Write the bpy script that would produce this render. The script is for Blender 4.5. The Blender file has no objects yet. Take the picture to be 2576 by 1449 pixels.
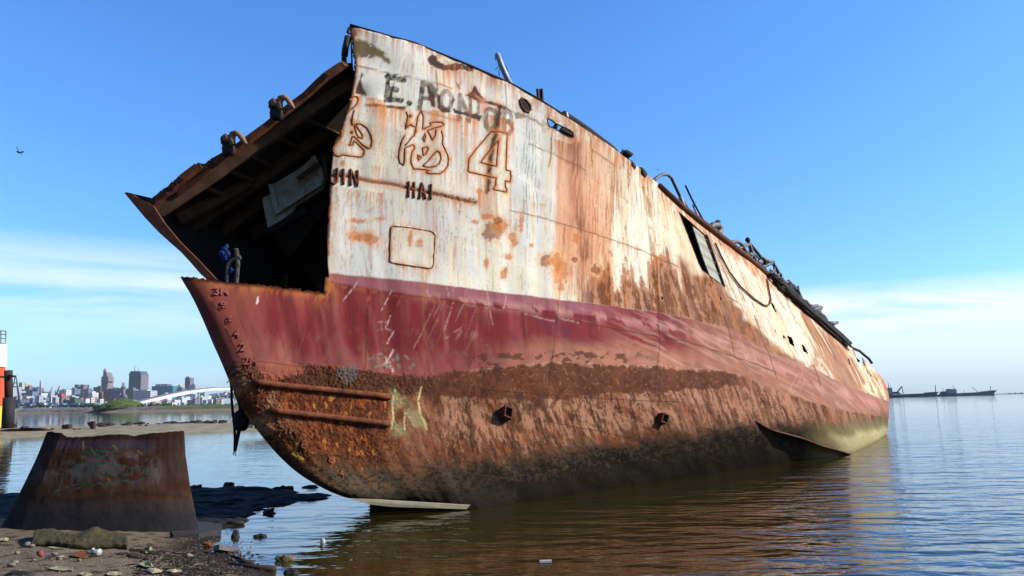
import bpy, bmesh, math, random
import numpy as np
from mathutils import Vector, Matrix, noise as mnoise

# ------------------------------------------------------------------ camera, sky, sun, exposure
SC = bpy.context.scene
COL = SC.collection
CAM_H = 1.65
PITCH, ROLL = math.radians(8.47), math.radians(1.0)
fwd = np.array([0, math.cos(PITCH), math.sin(PITCH)])
_r0 = np.array([1., 0, 0]); _u0 = np.cross(_r0, fwd)
right = _r0 * math.cos(ROLL) - _u0 * math.sin(ROLL)
up = np.cross(right, fwd)
cd = bpy.data.cameras.new('camera'); cam = bpy.data.objects.new('camera', cd); COL.objects.link(cam)
cd.sensor_width = 36; cd.lens = 27; cd.clip_start = 0.1; cd.clip_end = 30000
M = Matrix.Identity(4)
for i in range(3):
    M[i][0] = right[i]; M[i][1] = up[i]; M[i][2] = -fwd[i]
M[2][3] = CAM_H
cam.matrix_world = M
SC.camera = cam

SUN = np.array([0.86, -0.05, 0.50]); SUN = SUN / np.linalg.norm(SUN)
SUN_EL = math.asin(SUN[2]); SUN_AZ = math.atan2(SUN[0], SUN[1])   # azimuth from +Y towards +X
sd = bpy.data.lights.new('sun', 'SUN'); so = bpy.data.objects.new('sun', sd); COL.objects.link(so)
sd.energy = 5.0; sd.angle = math.radians(0.5); sd.color = (1.0, 0.94, 0.86)
so.rotation_euler = Vector(SUN).to_track_quat('Z', 'Y').to_euler()
so.location = (20, -5, 30)

W = bpy.data.worlds.new('World'); SC.world = W; W.use_nodes = True
SC.view_settings.view_transform = 'Standard'; SC.view_settings.look = 'None'
SC.view_settings.gamma = 1.0; SC.view_settings.use_curve_mapping = False
SC.view_settings.exposure = 0.25
SC.cycles.max_bounces = 6; SC.cycles.diffuse_bounces = 3; SC.cycles.glossy_bounces = 3
SC.cycles.caustics_reflective = False; SC.cycles.caustics_refractive = False

class NT:
    """small helper to write node trees"""
    def __init__(s, tree): s.t = tree; tree.nodes.clear()
    def n(s, kind, **kw):
        nd = s.t.nodes.new(kind)
        for k, v in kw.items():
            if k == 'i':
                for a, b in v.items():
                    if isinstance(b, tuple) and len(b) == 2 and hasattr(b[0], 'outputs'):
                        s.t.links.new(b[0].outputs[b[1]], nd.inputs[a])
                    elif hasattr(b, 'outputs'):
                        s.t.links.new(b.outputs[0], nd.inputs[a])
                    else:
                        nd.inputs[a].default_value = b
            else: setattr(nd, k, v)
        return nd
    def math(s, op, a, b=0.0, c=None, clamp=False):
        i = {0: a, 1: b}
        if c is not None: i[2] = c
        nd = s.n('ShaderNodeMath', operation=op, i=i); nd.use_clamp = clamp; return nd
    def mix(s, f, a, b, mode='MIX'):
        nd = s.t.nodes.new('ShaderNodeMix'); nd.data_type = 'RGBA'; nd.blend_type = mode; nd.clamp_factor = True
        for k, v in ((0, f), (6, a), (7, b)):
            if isinstance(v, tuple) and len(v) == 2 and hasattr(v[0], 'outputs'): s.t.links.new(v[0].outputs[v[1]], nd.inputs[k])
            elif hasattr(v, 'outputs'): s.t.links.new(v.outputs[2] if v.bl_idname == 'ShaderNodeMix' else v.outputs[0], nd.inputs[k])
            else: nd.inputs[k].default_value = v if not (isinstance(v, tuple) and len(v) == 3) else (*v, 1)
        return nd
    def ramp(s, fac, stops, interp='LINEAR'):
        nd = s.n('ShaderNodeValToRGB', i={0: fac}); cr = nd.color_ramp; cr.interpolation = interp
        while len(cr.elements) < len(stops): cr.elements.new(0.5)
        for e, (p, c) in zip(cr.elements, stops):
            e.position = p; e.color = (*c, 1) if not isinstance(c, (int, float)) else (c, c, c, 1)
        return nd

def world_nodes():
    t = NT(W.node_tree)
    sky = t.n('ShaderNodeTexSky', sky_type='NISHITA', sun_disc=False, sun_elevation=SUN_EL, sun_rotation=SUN_AZ,
              air_density=1.0, dust_density=0.9, ozone_density=2.5, altitude=0)
    tc = t.n('ShaderNodeTexCoord')
    sep = t.n('ShaderNodeSeparateXYZ', i={0: (tc, 'Generated')})
    # clear blue of a washed spring sky: the tint turns from pale blue at the horizon to deep blue, dimmed overhead to weaken the fill
    tint = t.ramp((sep, 2), [(0.0, (.50, .69, .98)), (0.20, (.37, .64, .93)), (0.50, (.33, .64, 1.0)), (0.80, (.15, .27, .44))])
    blue = t.mix(1.0, t.mix(1.0, sky, (2.0, 2.0, 2.0), 'MULTIPLY'), tint, 'MULTIPLY')
    az = t.math('ARCTAN2', (sep, 0), (sep, 1))
    def veil(su, sv, off, thr, bands, k):
        v = t.n('ShaderNodeCombineXYZ', i={0: t.math('MULTIPLY', az, su), 1: t.math('ADD', t.math('MULTIPLY', (sep, 2), sv), off), 2: off})
        n1 = t.n('ShaderNodeTexNoise', i={'Vector': v, 'Scale': 1.0, 'Detail': 8.0, 'Roughness': 0.55, 'Distortion': 0.5})
        return t.math('MULTIPLY', t.math('MULTIPLY', t.ramp(n1, [(thr, 0.0), (thr + .14, 1.0)]), t.ramp((sep, 2), bands)), k)
    lw = t.n('ShaderNodeMapRange', interpolation_type='SMOOTHSTEP', i={0: az, 1: -0.28, 2: 0.02, 3: 1.0, 4: 0.0})
    rw = t.math('SUBTRACT', 1.0, lw)
    vl = t.math('MULTIPLY', veil(1.6, 13.0, 3.1, 0.43, [(0.0, 0.1), (0.09, .35), (0.150, 1.0), (0.200, 0.0)], 0.75), lw)
    vr = t.math('MULTIPLY', veil(2.6, 17.0, 7.7, 0.37, [(0.0, 0.35), (0.06, .7), (0.110, 1.0), (0.136, 0.0)], 1.0), rw)
    mx = t.mix(t.math('ADD', vl, vr), blue, (7.6, 8.3, 9.0))
    # the half of the sky behind the viewer is dimmed to weaken the fill light
    away = t.n('ShaderNodeMapRange', interpolation_type='SMOOTHSTEP', i={0: (sep, 1), 1: -0.45, 2: 0.25, 3: 0.45, 4: 1.0})
    mx = t.mix(1.0, mx, t.n('ShaderNodeCombineColor', i={0: away, 1: away, 2: away}), 'MULTIPLY')
    bg = t.n('ShaderNodeBackground', i={0: (mx, 2), 1: 0.116})
    t.n('ShaderNodeOutputWorld', i={0: bg})
world_nodes()

# ------------------------------------------------------------------ helpers
PW, PH, PF = 2576., 1449., 0.75 * 2576.
CC = np.array([0, 0, CAM_H])
def ray(px, py):
    px = np.asarray(px, float)[..., None]; py = np.asarray(py, float)[..., None]
    return right * ((px - PW / 2) / PF) + up * ((PH / 2 - py) / PF) + fwd
def atY(px, py, Y):
    d = ray(px, py); return CC + d * (np.asarray(Y, float)[..., None] / d[..., 1:2])
def atZ(px, py, z=0.0):
    d = ray(px, py); return CC + d * ((z - CAM_H) / d[..., 2:3])
def proj(P):
    d = np.asarray(P, float) - CC; z = d @ fwd
    return PW / 2 + PF * (d @ right) / z, PH / 2 - PF * (d @ up) / z
def Zm(x0, y0, s, pts):
    """points measured on an enlarged photo detail -> photo measure P (2576 wide)"""
    return [((x0 + x / s) * 0.745370, (y0 + y / s) * 0.745370) for x, y in pts]

def lin(c):
    c = np.asarray(c, float) / 255.
    return np.where(c <= 0.04045, c / 12.92, ((c + 0.055) / 1.055) ** 2.4)
def L3(r, g, b): return tuple(float(x) for x in lin((r, g, b)))

def _hash(ix, iy, seed):
    h = (ix.astype(np.int64) * 374761393 + iy.astype(np.int64) * 668265263 + seed * 1274126177) & 0xFFFFFFFF
    h = ((h ^ (h >> 13)) * 1274126177) & 0xFFFFFFFF
    return ((h ^ (h >> 16)) & 0xFFFF) / 65535.0
def vnoise(x, y, seed=0):
    x = np.asarray(x, float); y = np.asarray(y, float)
    ix = np.floor(x); iy = np.floor(y); fx = x - ix; fy = y - iy
    fx = fx * fx * fx * (fx * (fx * 6 - 15) + 10); fy = fy * fy * fy * (fy * (fy * 6 - 15) + 10)
    a = _hash(ix, iy, seed); b = _hash(ix + 1, iy, seed); c = _hash(ix, iy + 1, seed); d = _hash(ix + 1, iy + 1, seed)
    return (a * (1 - fx) + b * fx) * (1 - fy) + (c * (1 - fx) + d * fx) * fy
def fbm(x, y, octv=5, seed=0, gain=0.55):
    s = 0; a = 1; t = 0
    for o in range(octv):
        s = s + a * vnoise(x * 2 ** o + 17.3 * o, y * 2 ** o - 9.1 * o, seed + o); t += a; a *= gain
    return s / t
def sstep(a, b, x):
    t = np.clip((x - a) / (b - a), 0, 1); return t * t * (3 - 2 * t)
def seg_dist(X, Y, pts, closed=False):
    pts = list(pts) + ([pts[0]] if closed else [])
    d = np.full(np.shape(X), 1e9)
    for (x0, y0), (x1, y1) in zip(pts[:-1], pts[1:]):
        dx, dy = x1 - x0, y1 - y0; L = dx * dx + dy * dy + 1e-9
        t = np.clip(((X - x0) * dx + (Y - y0) * dy) / L, 0, 1)
        d = np.minimum(d, np.hypot(X - x0 - t * dx, Y - y0 - t * dy))
    return d
def in_poly(X, Y, pts):
    c = np.zeros(np.shape(X), bool); n = len(pts)
    for i in range(n):
        x0, y0 = pts[i]; x1, y1 = pts[(i + 1) % n]
        if y0 == y1: continue
        c ^= ((y0 > Y) != (y1 > Y)) & (X < (x1 - x0) * (Y - y0) / (y1 - y0) + x0)
    return c

def tag(o, label=None, cat=None, group=None, kind=None):
    if label: o['label'] = label
    if cat: o['category'] = cat
    if group: o['group'] = group
    if kind: o['kind'] = kind
    return o
def empty(name, loc=(0, 0, 0), label=None, cat=None, group=None):
    o = bpy.data.objects.new(name, None); o.location = loc; o.empty_display_size = 0.3; COL.objects.link(o)
    return tag(o, label, cat, group)
def link_mesh(name, me, mat=None, parent=None):
    o = bpy.data.objects.new(name, me); COL.objects.link(o)
    if mat: me.materials.append(mat)
    if parent is not None:
        o.parent = parent
        pw = Matrix.Identity(4); q = parent
        while q is not None:
            pw = (q.matrix_parent_inverse @ q.matrix_basis if q.parent else q.matrix_basis) @ pw; q = q.parent
        o.matrix_parent_inverse = pw.inverted()
    return o
def smooth(me):
    me.polygons.foreach_set('use_smooth', np.ones(len(me.polygons), bool))

class MB:
    """collects shapes in world coordinates and links them as ONE mesh object"""
    def __init__(s): s.v = []; s.f = []; s.sm = []
    def add(s, vs, fs, sm=False):
        o = len(s.v); s.v += [tuple(map(float, v)) for v in vs]; s.f += [tuple(i + o for i in f) for f in fs]; s.sm += [sm] * len(fs); return s
    def box(s, c, size, R=None):
        hx, hy, hz = [q / 2 for q in size]
        vs = [Vector((x * hx, y * hy, z * hz)) for x in (-1, 1) for y in (-1, 1) for z in (-1, 1)]
        if R is not None: vs = [R @ v for v in vs]
        c = Vector(c)
        return s.add([v + c for v in vs], [(0, 1, 3, 2), (4, 6, 7, 5), (0, 4, 5, 1), (2, 3, 7, 6), (0, 2, 6, 4), (1, 5, 7, 3)])
    def bar(s, a, b, w, h=None, upv=(0, 0, 1)):
        a, b = Vector(a), Vector(b); h = h or w; d = (b - a); L = d.length
        if L < 1e-6: return s
        d.normalize(); u = Vector(upv); sd_ = d.cross(u)
        if sd_.length < 1e-3: sd_ = d.cross(Vector((1, 0, 0)))
        sd_.normalize(); u = sd_.cross(d)
        vs = [p + sd_ * (x * w / 2) + u * (y * h / 2) for p in (a, b) for x, y in ((-1, -1), (1, -1), (1, 1), (-1, 1))]
        return s.add(vs, [(3, 2, 1, 0), (4, 5, 6, 7), (0, 1, 5, 4), (1, 2, 6, 5), (2, 3, 7, 6), (3, 0, 4, 7)])
    def tube(s, pts, r, n=8, caps=True):
        pts = [Vector(p) for p in pts]; m = len(pts); rs = r if isinstance(r, (list, tuple)) else [r] * m
        vs = []; prev = None
        for i, p in enumerate(pts):
            t = (pts[min(i + 1, m - 1)] - pts[max(i - 1, 0)])
            if t.length < 1e-9: t = Vector((0, 0, 1))
            t.normalize()
            if prev is None:
                a = t.cross(Vector((0.13, 0.27, 0.95)))
                if a.length < 1e-3: a = t.cross(Vector((1, 0, 0)))
            else:
                a = prev - t * prev.dot(t)
                if a.length < 1e-6: a = t.cross(Vector((1, 0, 0)))
            a.normalize(); prev = a; b = t.cross(a)
            for k in range(n):
                q = 2 * math.pi * k / n; vs.append(p + (a * math.cos(q) + b * math.sin(q)) * rs[i])
        fs = [(i * n + k, i * n + (k + 1) % n, (i + 1) * n + (k + 1) % n, (i + 1) * n + k) for i in range(m - 1) for k in range(n)]
        if caps: fs += [tuple(range(n - 1, -1, -1)), tuple((m - 1) * n + k for k in range(n))]
        return s.add(vs, fs, True)
    def prism(s, poly, d):
        """closed planar outline (world points) given the thickness vector d"""
        n = len(poly); d = Vector(d); P = [Vector(p) for p in poly]
        return s.add(P + [p + d for p in P], [tuple(range(n)), tuple(range(2 * n - 1, n - 1, -1))] + [(i, i + n, (i + 1) % n + n, (i + 1) % n) for i in range(n)])
    def cone(s, c, r0, r1, z0, z1, n=16):
        c = Vector(c)
        vs = [c + Vector((r * math.cos(2 * math.pi * k / n), r * math.sin(2 * math.pi * k / n), z)) for r, z in ((r0, z0), (r1, z1)) for k in range(n)]
        return s.add(vs, [(k, (k + 1) % n, n + (k + 1) % n, n + k) for k in range(n)] + [tuple(range(n - 1, -1, -1)), tuple(range(n, 2 * n))])
    def blob(s, c, r, seed=0, sub=2, amp=0.35, R=None):
        bm = bmesh.new(); bmesh.ops.create_icosphere(bm, subdivisions=sub, radius=1)
        rx, ry, rz = r if isinstance(r, (tuple, list)) else (r, r, r); vs = []
        for v in bm.verts:
            k = 1 + amp * (mnoise.noise(v.co * 1.7 + Vector((seed * 7.1, seed * 3.3, seed))) )
            q = Vector((v.co.x * rx * k, v.co.y * ry * k, v.co.z * rz * k))
            if R is not None: q = R @ q
            vs.append(q + Vector(c))
        fs = [tuple(x.index for x in f.verts) for f in bm.faces]; bm.free()
        return s.add(vs, fs, True)
    def build(s, name, mat, parent=None, sm=None):
        me = bpy.data.meshes.new(name); me.from_pydata(s.v, [], s.f)
        me.polygons.foreach_set('use_smooth', np.array(s.sm if sm is None else [sm] * len(s.f), bool)); me.update()
        bm = bmesh.new(); bm.from_mesh(me); bmesh.ops.recalc_face_normals(bm, faces=bm.faces); bm.to_mesh(me); bm.free()
        return link_mesh(name, me, mat, parent)

def grid_mesh(name, P, keep=None, attrs=None):
    """P[ns,nt,3] -> quad mesh; keep[ns-1,nt-1] faces kept"""
    ns, nt = P.shape[:2]
    I = np.arange(ns * nt).reshape(ns, nt)
    q = np.stack([I[:-1, :-1], I[1:, :-1], I[1:, 1:], I[:-1, 1:]], -1).reshape(-1, 4)
    if keep is not None: q = q[keep.reshape(-1)]
    used = np.zeros(ns * nt, bool); used[q.reshape(-1)] = True
    new = np.cumsum(used) - 1; q = new[q]
    V = P.reshape(-1, 3)[used]
    me = bpy.data.meshes.new(name)
    me.vertices.add(len(V)); me.vertices.foreach_set('co', V.astype(np.float32).reshape(-1))
    me.loops.add(len(q) * 4); me.loops.foreach_set('vertex_index', q.reshape(-1).astype(np.int32))
    me.polygons.add(len(q)); me.polygons.foreach_set('loop_start', (np.arange(len(q)) * 4).astype(np.int32))
    me.polygons.foreach_set('loop_total', np.full(len(q), 4, np.int32))
    me.update(calc_edges=True); smooth(me)
    for k, a in (attrs or {}).items():
        a = a.reshape(ns * nt, -1)[used]
        if a.shape[1] == 1:
            at = me.attributes.new(k, 'FLOAT', 'POINT'); at.data.foreach_set('value', a[:, 0].astype(np.float32))
        else:
            at = me.attributes.new(k, 'FLOAT_COLOR', 'POINT')
            at.data.foreach_set('color', np.concatenate([a, np.ones((len(a), 1))], 1).astype(np.float32).reshape(-1))
    me.validate()
    return me

def crom(V, m):
    """Catmull-Rom along axis 0, sampled at parameters m"""
    n = len(V); i = np.clip(np.floor(m).astype(int), 0, n - 2); t = (m - i).reshape((-1,) + (1,) * (V.ndim - 1))
    p1, p2 = V[i], V[i + 1]
    p0 = np.where((i > 0).reshape(t.shape), V[np.maximum(i - 1, 0)], 2 * p1 - p2)
    p3 = np.where((i < n - 2).reshape(t.shape), V[np.minimum(i + 2, n - 1)], 2 * p2 - p1)
    return 0.5 * (2 * p1 + (p2 - p0) * t + (2 * p0 - 5 * p1 + 4 * p2 - p3) * t ** 2 + (3 * p1 - p0 - 3 * p2 + p3) * t ** 3)

def mat(name, col, rough=0.7, metal=0.0, noise=0.25, scale=6.0, bump=0.15, bscale=30.0, col2=None, spec=0.4):
    """plain procedural surface: base colour broken up by noise, fine bump"""
    m = bpy.data.materials.new(name); m.use_nodes = True; t = NT(m.node_tree)
    tc = t.n('ShaderNodeTexCoord')
    n1 = t.n('ShaderNodeTexNoise', i={'Vector': (tc, 'Object'), 'Scale': scale, 'Detail': 7.0, 'Roughness': 0.62})
    c2 = col2 or tuple(x * (1 - noise) for x in col)
    mx = t.mix(t.ramp(n1, [(0.35, 0.0), (0.65, 1.0)]), col, c2)
    n2 = t.n('ShaderNodeTexNoise', i={'Vector': (tc, 'Object'), 'Scale': bscale, 'Detail': 5.0})
    bp = t.n('ShaderNodeBump', i={'Strength': bump, 'Distance': 0.02, 'Height': n2})
    b = t.n('ShaderNodeBsdfPrincipled', i={'Base Color': (mx, 2), 'Roughness': rough, 'Metallic': metal, 'Normal': bp, 'Specular IOR Level': spec})
    t.n('ShaderNodeOutputMaterial', i={0: b})
    return m
# ------------------------------------------------------------------ the wreck: hull surface
# frames from the stem aft, each from the keel / waterline up to the rail: (measure P, distance along Y)
HC = [
 # starboard side just behind the stem bar
 ([(900,1250),(775,1172),(665,1035),(605,885),(530,703),(400,500)], [12.9,12.7,12.6,12.6,12.6,13.4]),
 ([(868,1251),(735,1178),(618,1040),(548,890),(463,703),(313,487)], [12.05,11.95,11.85,11.8,11.8,12.5]),
 ([(890,1250),(765,1170),(655,1030),(592,880),(512,703),(375,470)], [11.75,11.62,11.48,11.42,11.42,12.2]),
 ([(1040,1262),(960,1160),(890,1000),(850,840),(822,560),(880,64)], [12.30,12.18,12.10,12.25,12.5,12.75]),
 ([(1200,1279),(1150,1150),(1110,980),(1085,780),(1075,500),(1090,129)], [12.58,12.70,12.92,13.15,13.4,13.65]),
 ([(1400,1250),(1345,1120),(1310,970),(1290,800),(1280,560),(1285,211)], [13.9,13.5,13.7,14.1,14.4,14.7]),
 ([(1560,1226),(1480,1110),(1440,970),(1425,820),(1425,600),(1445,306)], [15.2,14.45,14.5,14.95,15.4,15.9]),
 ([(1740,1200),(1700,1080),(1660,960),(1640,840),(1615,670),(1600,415)], [16.95,16.1,16.15,16.75,17.3,17.8]),
 ([(1900,1176),(1880,1085),(1850,990),(1815,880),(1770,720),(1720,523)], [18.98,17.95,17.95,18.65,19.4,20.0]),
 ([(2030,1156),(2020,1085),(1995,1010),(1960,915),(1905,780),(1838,616)], [21.1,19.9,19.8,20.6,21.5,22.2]),
 ([(2130,1141),(2115,1085),(2095,1020),(2060,945),(2005,835),(1932,692)], [23.0,21.7,21.6,22.5,23.5,24.3]),
 ([(2185,1120),(2175,1075),(2160,1025),(2135,965),(2095,887),(2032,780)], [26.65,25.5,25.3,26.0,26.8,27.6]),
 ([(2215,1103),(2212,1070),(2205,1030),(2190,990),(2160,930),(2112,850)], [30.72,29.8,29.4,29.9,30.6,31.3]),
 ([(2230,1092),(2234,1060),(2237,1020),(2233,985),(2217,950),(2174,905)], [34.13,33.4,33.0,33.4,33.9,34.4]),
 ([(2218,1094),(2222,1060),(2224,1020),(2220,985),(2204,952),(2160,908)], [39.5,39.0,38.8,39.0,39.3,39.6]),
]
G = np.array([[(x, y, Y) for (x, y), Y in zip(a, b)] for a, b in HC])       # [col,row,3]
# a row under water: inboard and down from the waterline
extra = []
for (x, y, Y) in G[:, 0]:
    p = atY(x, y, Y) + (np.array([-0.45, 0.45, -0.55]) if x > 1150 else np.array([.25, .9, -.03])); qx, qy = proj(p); extra.append((qx, qy, p[1]))
G = np.concatenate([np.array(extra)[:, None], G], 1)
def axis_params(G, step, axis):
    prm = [0.0]; n = G.shape[axis]
    for i in range(n - 1):
        a = np.take(G, i, axis); b = np.take(G, i + 1, axis)
        L = np.percentile(np.hypot(a[:, 0] - b[:, 0], a[:, 1] - b[:, 1]), 80)
        k = max(2, int(L / step)); prm += [i + (j + 1) / k for j in range(k)]
    return np.array(prm)
STEP = 2.45
mS = axis_params(G, STEP, 0); mT = axis_params(G, STEP, 1)
Q = crom(G, mS)
Q = crom(np.swapaxes(Q, 0, 1), mT).swapaxes(0, 1)
X, Y_ = Q[..., 0], Q[..., 1]
HP = atY(X, Y_, Q[..., 2])
# frame coordinate U (about P pixels at mid height) and height coordinate V
jm = np.argmin(abs(mT - 4.0)); U = np.broadcast_to(X[:, jm:jm + 1], X.shape).copy()
U[:, :] = np.maximum.accumulate(np.where(np.isfinite(U), U, 0), 0)
V = np.concatenate([np.zeros((X.shape[0], 1)), np.cumsum(np.hypot(np.diff(X, axis=1), np.diff(Y_, axis=1)), 1)], 1)
V = V[:, -1:] - V                                              # 0 at the rail, growing downwards
gu = np.gradient(HP, axis=0); gv = np.gradient(HP, axis=1)
HN = np.cross(gu, gv); HN /= np.linalg.norm(HN, axis=-1, keepdims=True) + 1e-12
HN *= np.where(np.sum(HN * (CC - HP), -1, keepdims=True) < 0, -1, 1)
print('hull grid', X.shape)
# fit the rail line exactly
RAIL = [(300,455),(380,455),(500,360),(700,190),(840,75),(880,64),(985,94),(1040,108),(1090,129),(1180,165),(1285,211),(1350,247),(1410,285),(1500,344),(1600,415),(1660,466),(1720,523),
        (1780,570),(1840,616),(1885,652),(1932,692),(1985,738),(2032,780),(2075,817),(2112,850),(2145,879),(2174,905),(2400,1200)]
rx, ry = zip(*RAIL)
fitm = (mS >= 3) & (mS <= 13)
dy = np.where(fitm, np.interp(X[:, -1], rx, ry) - Y_[:, -1], 0)
wt = np.clip((mT - 4.0) / 2.0, 0, 1) ** 2
Q[..., 1] += dy[:, None] * wt[None]
X, Y_ = Q[..., 0], Q[..., 1]
HP = atY(X, Y_, Q[..., 2])
V = np.concatenate([np.zeros((X.shape[0], 1)), np.cumsum(np.hypot(np.diff(X, axis=1), np.diff(Y_, axis=1)), 1)], 1); V = V[:, -1:] - V

# ------------------------------------------------------------------ holes in the shell (outlines)
CUT_EDGE = [(881,63),(884,87),(889,119),(892,157),(890,194),(885,231),(884,243),(871,280),(866,295),(862,306),(858,322),(856,341),(846,352),(834,363),(828,378),(825,394),(826,412),(827,429),
            (829,455),(828,481),(825,512),(823,543),(821,588),(819.5,630),(817,665),(816.5,696),(815,736)]
LOW_EDGE = [(815,736),(790,733),(760,731),(740,727),(720,726),(690,721),(665,717),(640,716),(600,712),(575,711),(560,708),(520,704),(505,702),(490,700),(468,699)]
OPENING = CUT_EDGE + LOW_EDGE + [(455, 697), (200, 650), (200, -80), (881, -80)]
HAWSE = Zm(1700,200,4,[(215,560),(245,528),(300,556),(350,620),(362,680),(330,716),(280,700),(235,640)])
SLOT = Zm(1700,200,4,[(588,815),(606,800),(650,830),(700,865),(800,912),(890,952),(930,985),(945,1052),(900,1056),(800,1012),(720,952),(660,922),(620,908),(595,862)])
DOOR = Zm(2000,450,2.576,[(748,683),(800,728),(870,790),(978,884),(1060,1100),(1148,1335),(1045,1258),(955,1192),(925,1135),(870,1000)])
PORT = Zm(2400,800,4.025,[(803,885),(830,895),(855,930),(885,1010),(892,1045),(870,1020),(835,965)])
SMALL = [Zm(2000,450,1.61,q) for q in ([(1056,1096),(1082,1110),(1098,1160),(1070,1142)],[(1133,1145),(1150,1155),(1171,1202),(1146,1186)],[(1030,1094),(1040,1100),(1047,1120),(1036,1112)],
         [(988,1064),(994,1068),(1001,1090),(994,1084)],[(690,890),(697,893),(702,910),(694,906)],[(1388,1222),(1394,1226),(1400,1256),(1393,1250)],[(1416,1172),(1450,1180),(1480,1265),(1438,1244)],
         [(1488,1290),(1492,1292),(1497,1315),(1491,1310)],[(1503,1300),(1507,1303),(1512,1325),(1506,1320)],[(371,886),(377,890),(380,906),(373,902)])]
fx = 0.25 * (X[:-1, :-1] + X[1:, :-1] + X[1:, 1:] + X[:-1, 1:]); fy = 0.25 * (Y_[:-1, :-1] + Y_[1:, :-1] + Y_[1:, 1:] + Y_[:-1, 1:])
jx = fx + 5 * (vnoise(fx / 7, fy / 7, 3) - 0.5); jy = fy + 5 * (vnoise(fx / 6, fy / 6, 4) - 0.5)
KEEP = ~in_poly(jx, jy, OPENING)
KEEP[:2] |= True
KEEP &= ~((mS[:-1, None] < 3) & (fy < 698 + 0 * fx))
for h in (HAWSE, SLOT, DOOR, PORT, *SMALL):
    KEEP &= ~in_poly(fx, fy, h)
CUTALL = [(CUT_EDGE, 1.0), (LOW_EDGE, 1.0)]
# ------------------------------------------------------------------ paint, rust and marks of the hull, layer by layer
COLR = np.zeros(X.shape + (3,)); ROUGH = np.full(X.shape, 0.55); REL = np.zeros(X.shape)   # REL: relief in metres
FLAKE = np.zeros(X.shape)                                                                  # how pitted the surface is
Yp = Y_
def lay(c, m, k=1.0, rough=None):
    global COLR, ROUGH
    m = np.clip(m * k, 0, 1)[..., None]
    c = np.asarray(c, float); cl = lin(c) if c.ndim == 1 else c
    COLR = COLR * (1 - m) + cl * m
    if rough is not None: ROUGH = ROUGH * (1 - m[..., 0]) + rough * m[..., 0]
def fy_of(pts):
    a, b = zip(*pts); return np.interp(X, a, b)
def band(top, bot, soft=2.0, jag=0.0, js=14, seed=0):
    t = fy_of(top); b = fy_of(bot); j = jag * (fbm(U / js, Yp / js, 4, seed) - 0.5) * 2
    return sstep(-soft, soft, Yp - t + j) * sstep(-soft, soft, b - Yp + j)
def streaks(fu, fv, seed, lo=0.5, hi=0.7, o=4):
    return sstep(lo, hi, fbm(U / fu, V / fv, o, seed))
def _sub(x0, x1, y0, y1, m):
    return np.nonzero((X > x0 - m) & (X < x1 + m) & (Yp > y0 - m) & (Yp < y1 + m))
def _bb(pts): a, b = zip(*pts); return min(a), max(a), min(b), max(b)
def poly(pts, soft=1.5, jag=0.0, js=10, seed=0):
    o = np.zeros(X.shape); I = _sub(*_bb(pts), soft + jag * 2 + 2); x, y = X[I], Yp[I]
    xx = x + (jag * 2 * (fbm(x / js, y / js, 4, seed) - 0.5) if jag else 0); yy = y + (jag * 2 * (fbm(x / js, y / js, 4, seed + 9) - 0.5) if jag else 0)
    d = seg_dist(xx, yy, pts, True); o[I] = sstep(-soft, soft, np.where(in_poly(xx, yy, pts), d, -d)); return o
def stroke(pts, w, soft=1.0, jag=0.0, js=6, seed=0):
    o = np.zeros(X.shape); I = _sub(*_bb(pts), w / 2 + soft + jag * 2 + 2); x, y = X[I], Yp[I]
    xx = x + (jag * 2 * (fbm(x / js, y / js, 3, seed) - 0.5) if jag else 0); yy = y + (jag * 2 * (fbm(x / js, y / js, 3, seed + 5) - 0.5) if jag else 0)
    o[I] = 1 - sstep(w / 2 - soft, w / 2 + soft, seg_dist(xx, yy, pts)); return o
def spot(cx, cy, rx, ry, jag=0.5, seed=0, rot=0.0):
    o = np.zeros(X.shape); r = max(rx, ry) * 2.2; I = _sub(cx - r, cx + r, cy - r, cy + r, 1); x, y = X[I], Yp[I]
    c, s = math.cos(rot), math.sin(rot); a = x - cx; b = y - cy
    q = np.hypot((a * c + b * s) / rx, (-a * s + b * c) / ry) + jag * 2 * (fbm(x / (0.45 * min(rx, ry) + 2), y / (0.45 * min(rx, ry) + 2), 4, seed) - 0.5)
    o[I] = 1 - sstep(0.8, 1.05, q); return o
def drip(pts, length, fu=5, seed=0, thr=0.45, w=60):
    """runs of rust below an edge line (X measured on the edge)"""
    a, b = zip(*pts); yt = np.interp(X, a, b); d = Yp - yt
    ln = length * (0.25 + 1.2 * vnoise(X / fu / 1.7, 0 * X, seed)); n = sstep(thr, thr + 0.25, fbm(X / fu, Yp / 160, 3, seed + 3))
    e = sstep(0, 6, X - a[0]) * sstep(0, 6, a[-1] - X)
    return np.where(d > 0, np.exp(-d / (ln + 1)), 0) * n * e

RW = [(300,688),(815,686),(1000,702),(1200,728),(1400,752),(1491,763),(1662,787),(1838,826),(1954,891),(2046,928),(2139,974),(2236,1010),(2300,1030)]
SEAM_R = [(300,705),(815,706),(1000,735),(1200,760),(1500,795),(1662,820),(1838,860),(1954,925),(2046,965),(2300,1050)]
RB = [(300,936),(640,936),(680,952),(740,940),(775,918),(850,920),(960,940),(1060,955),(1130,937),(1250,925),(1400,910),(1480,915),(1650,920),(1780,930),(1860,942),(1960,985),(2100,1028),(2300,1062)]
DB = [(300,965),(640,962),(800,975),(1000,988),(1200,1002),(1380,1006),(1520,988),(1650,986),(1780,978),(1860,968),(1960,1000),(2300,1090)]
BT = [(300,1100),(700,1150),(870,1175),(1000,1180),(1130,1165),(1300,1152),(1500,1118),(1700,1090),(1850,1066),(1900,1064),(2000,1072),(2100,1078),(2180,1064),(2300,1050)]
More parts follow.
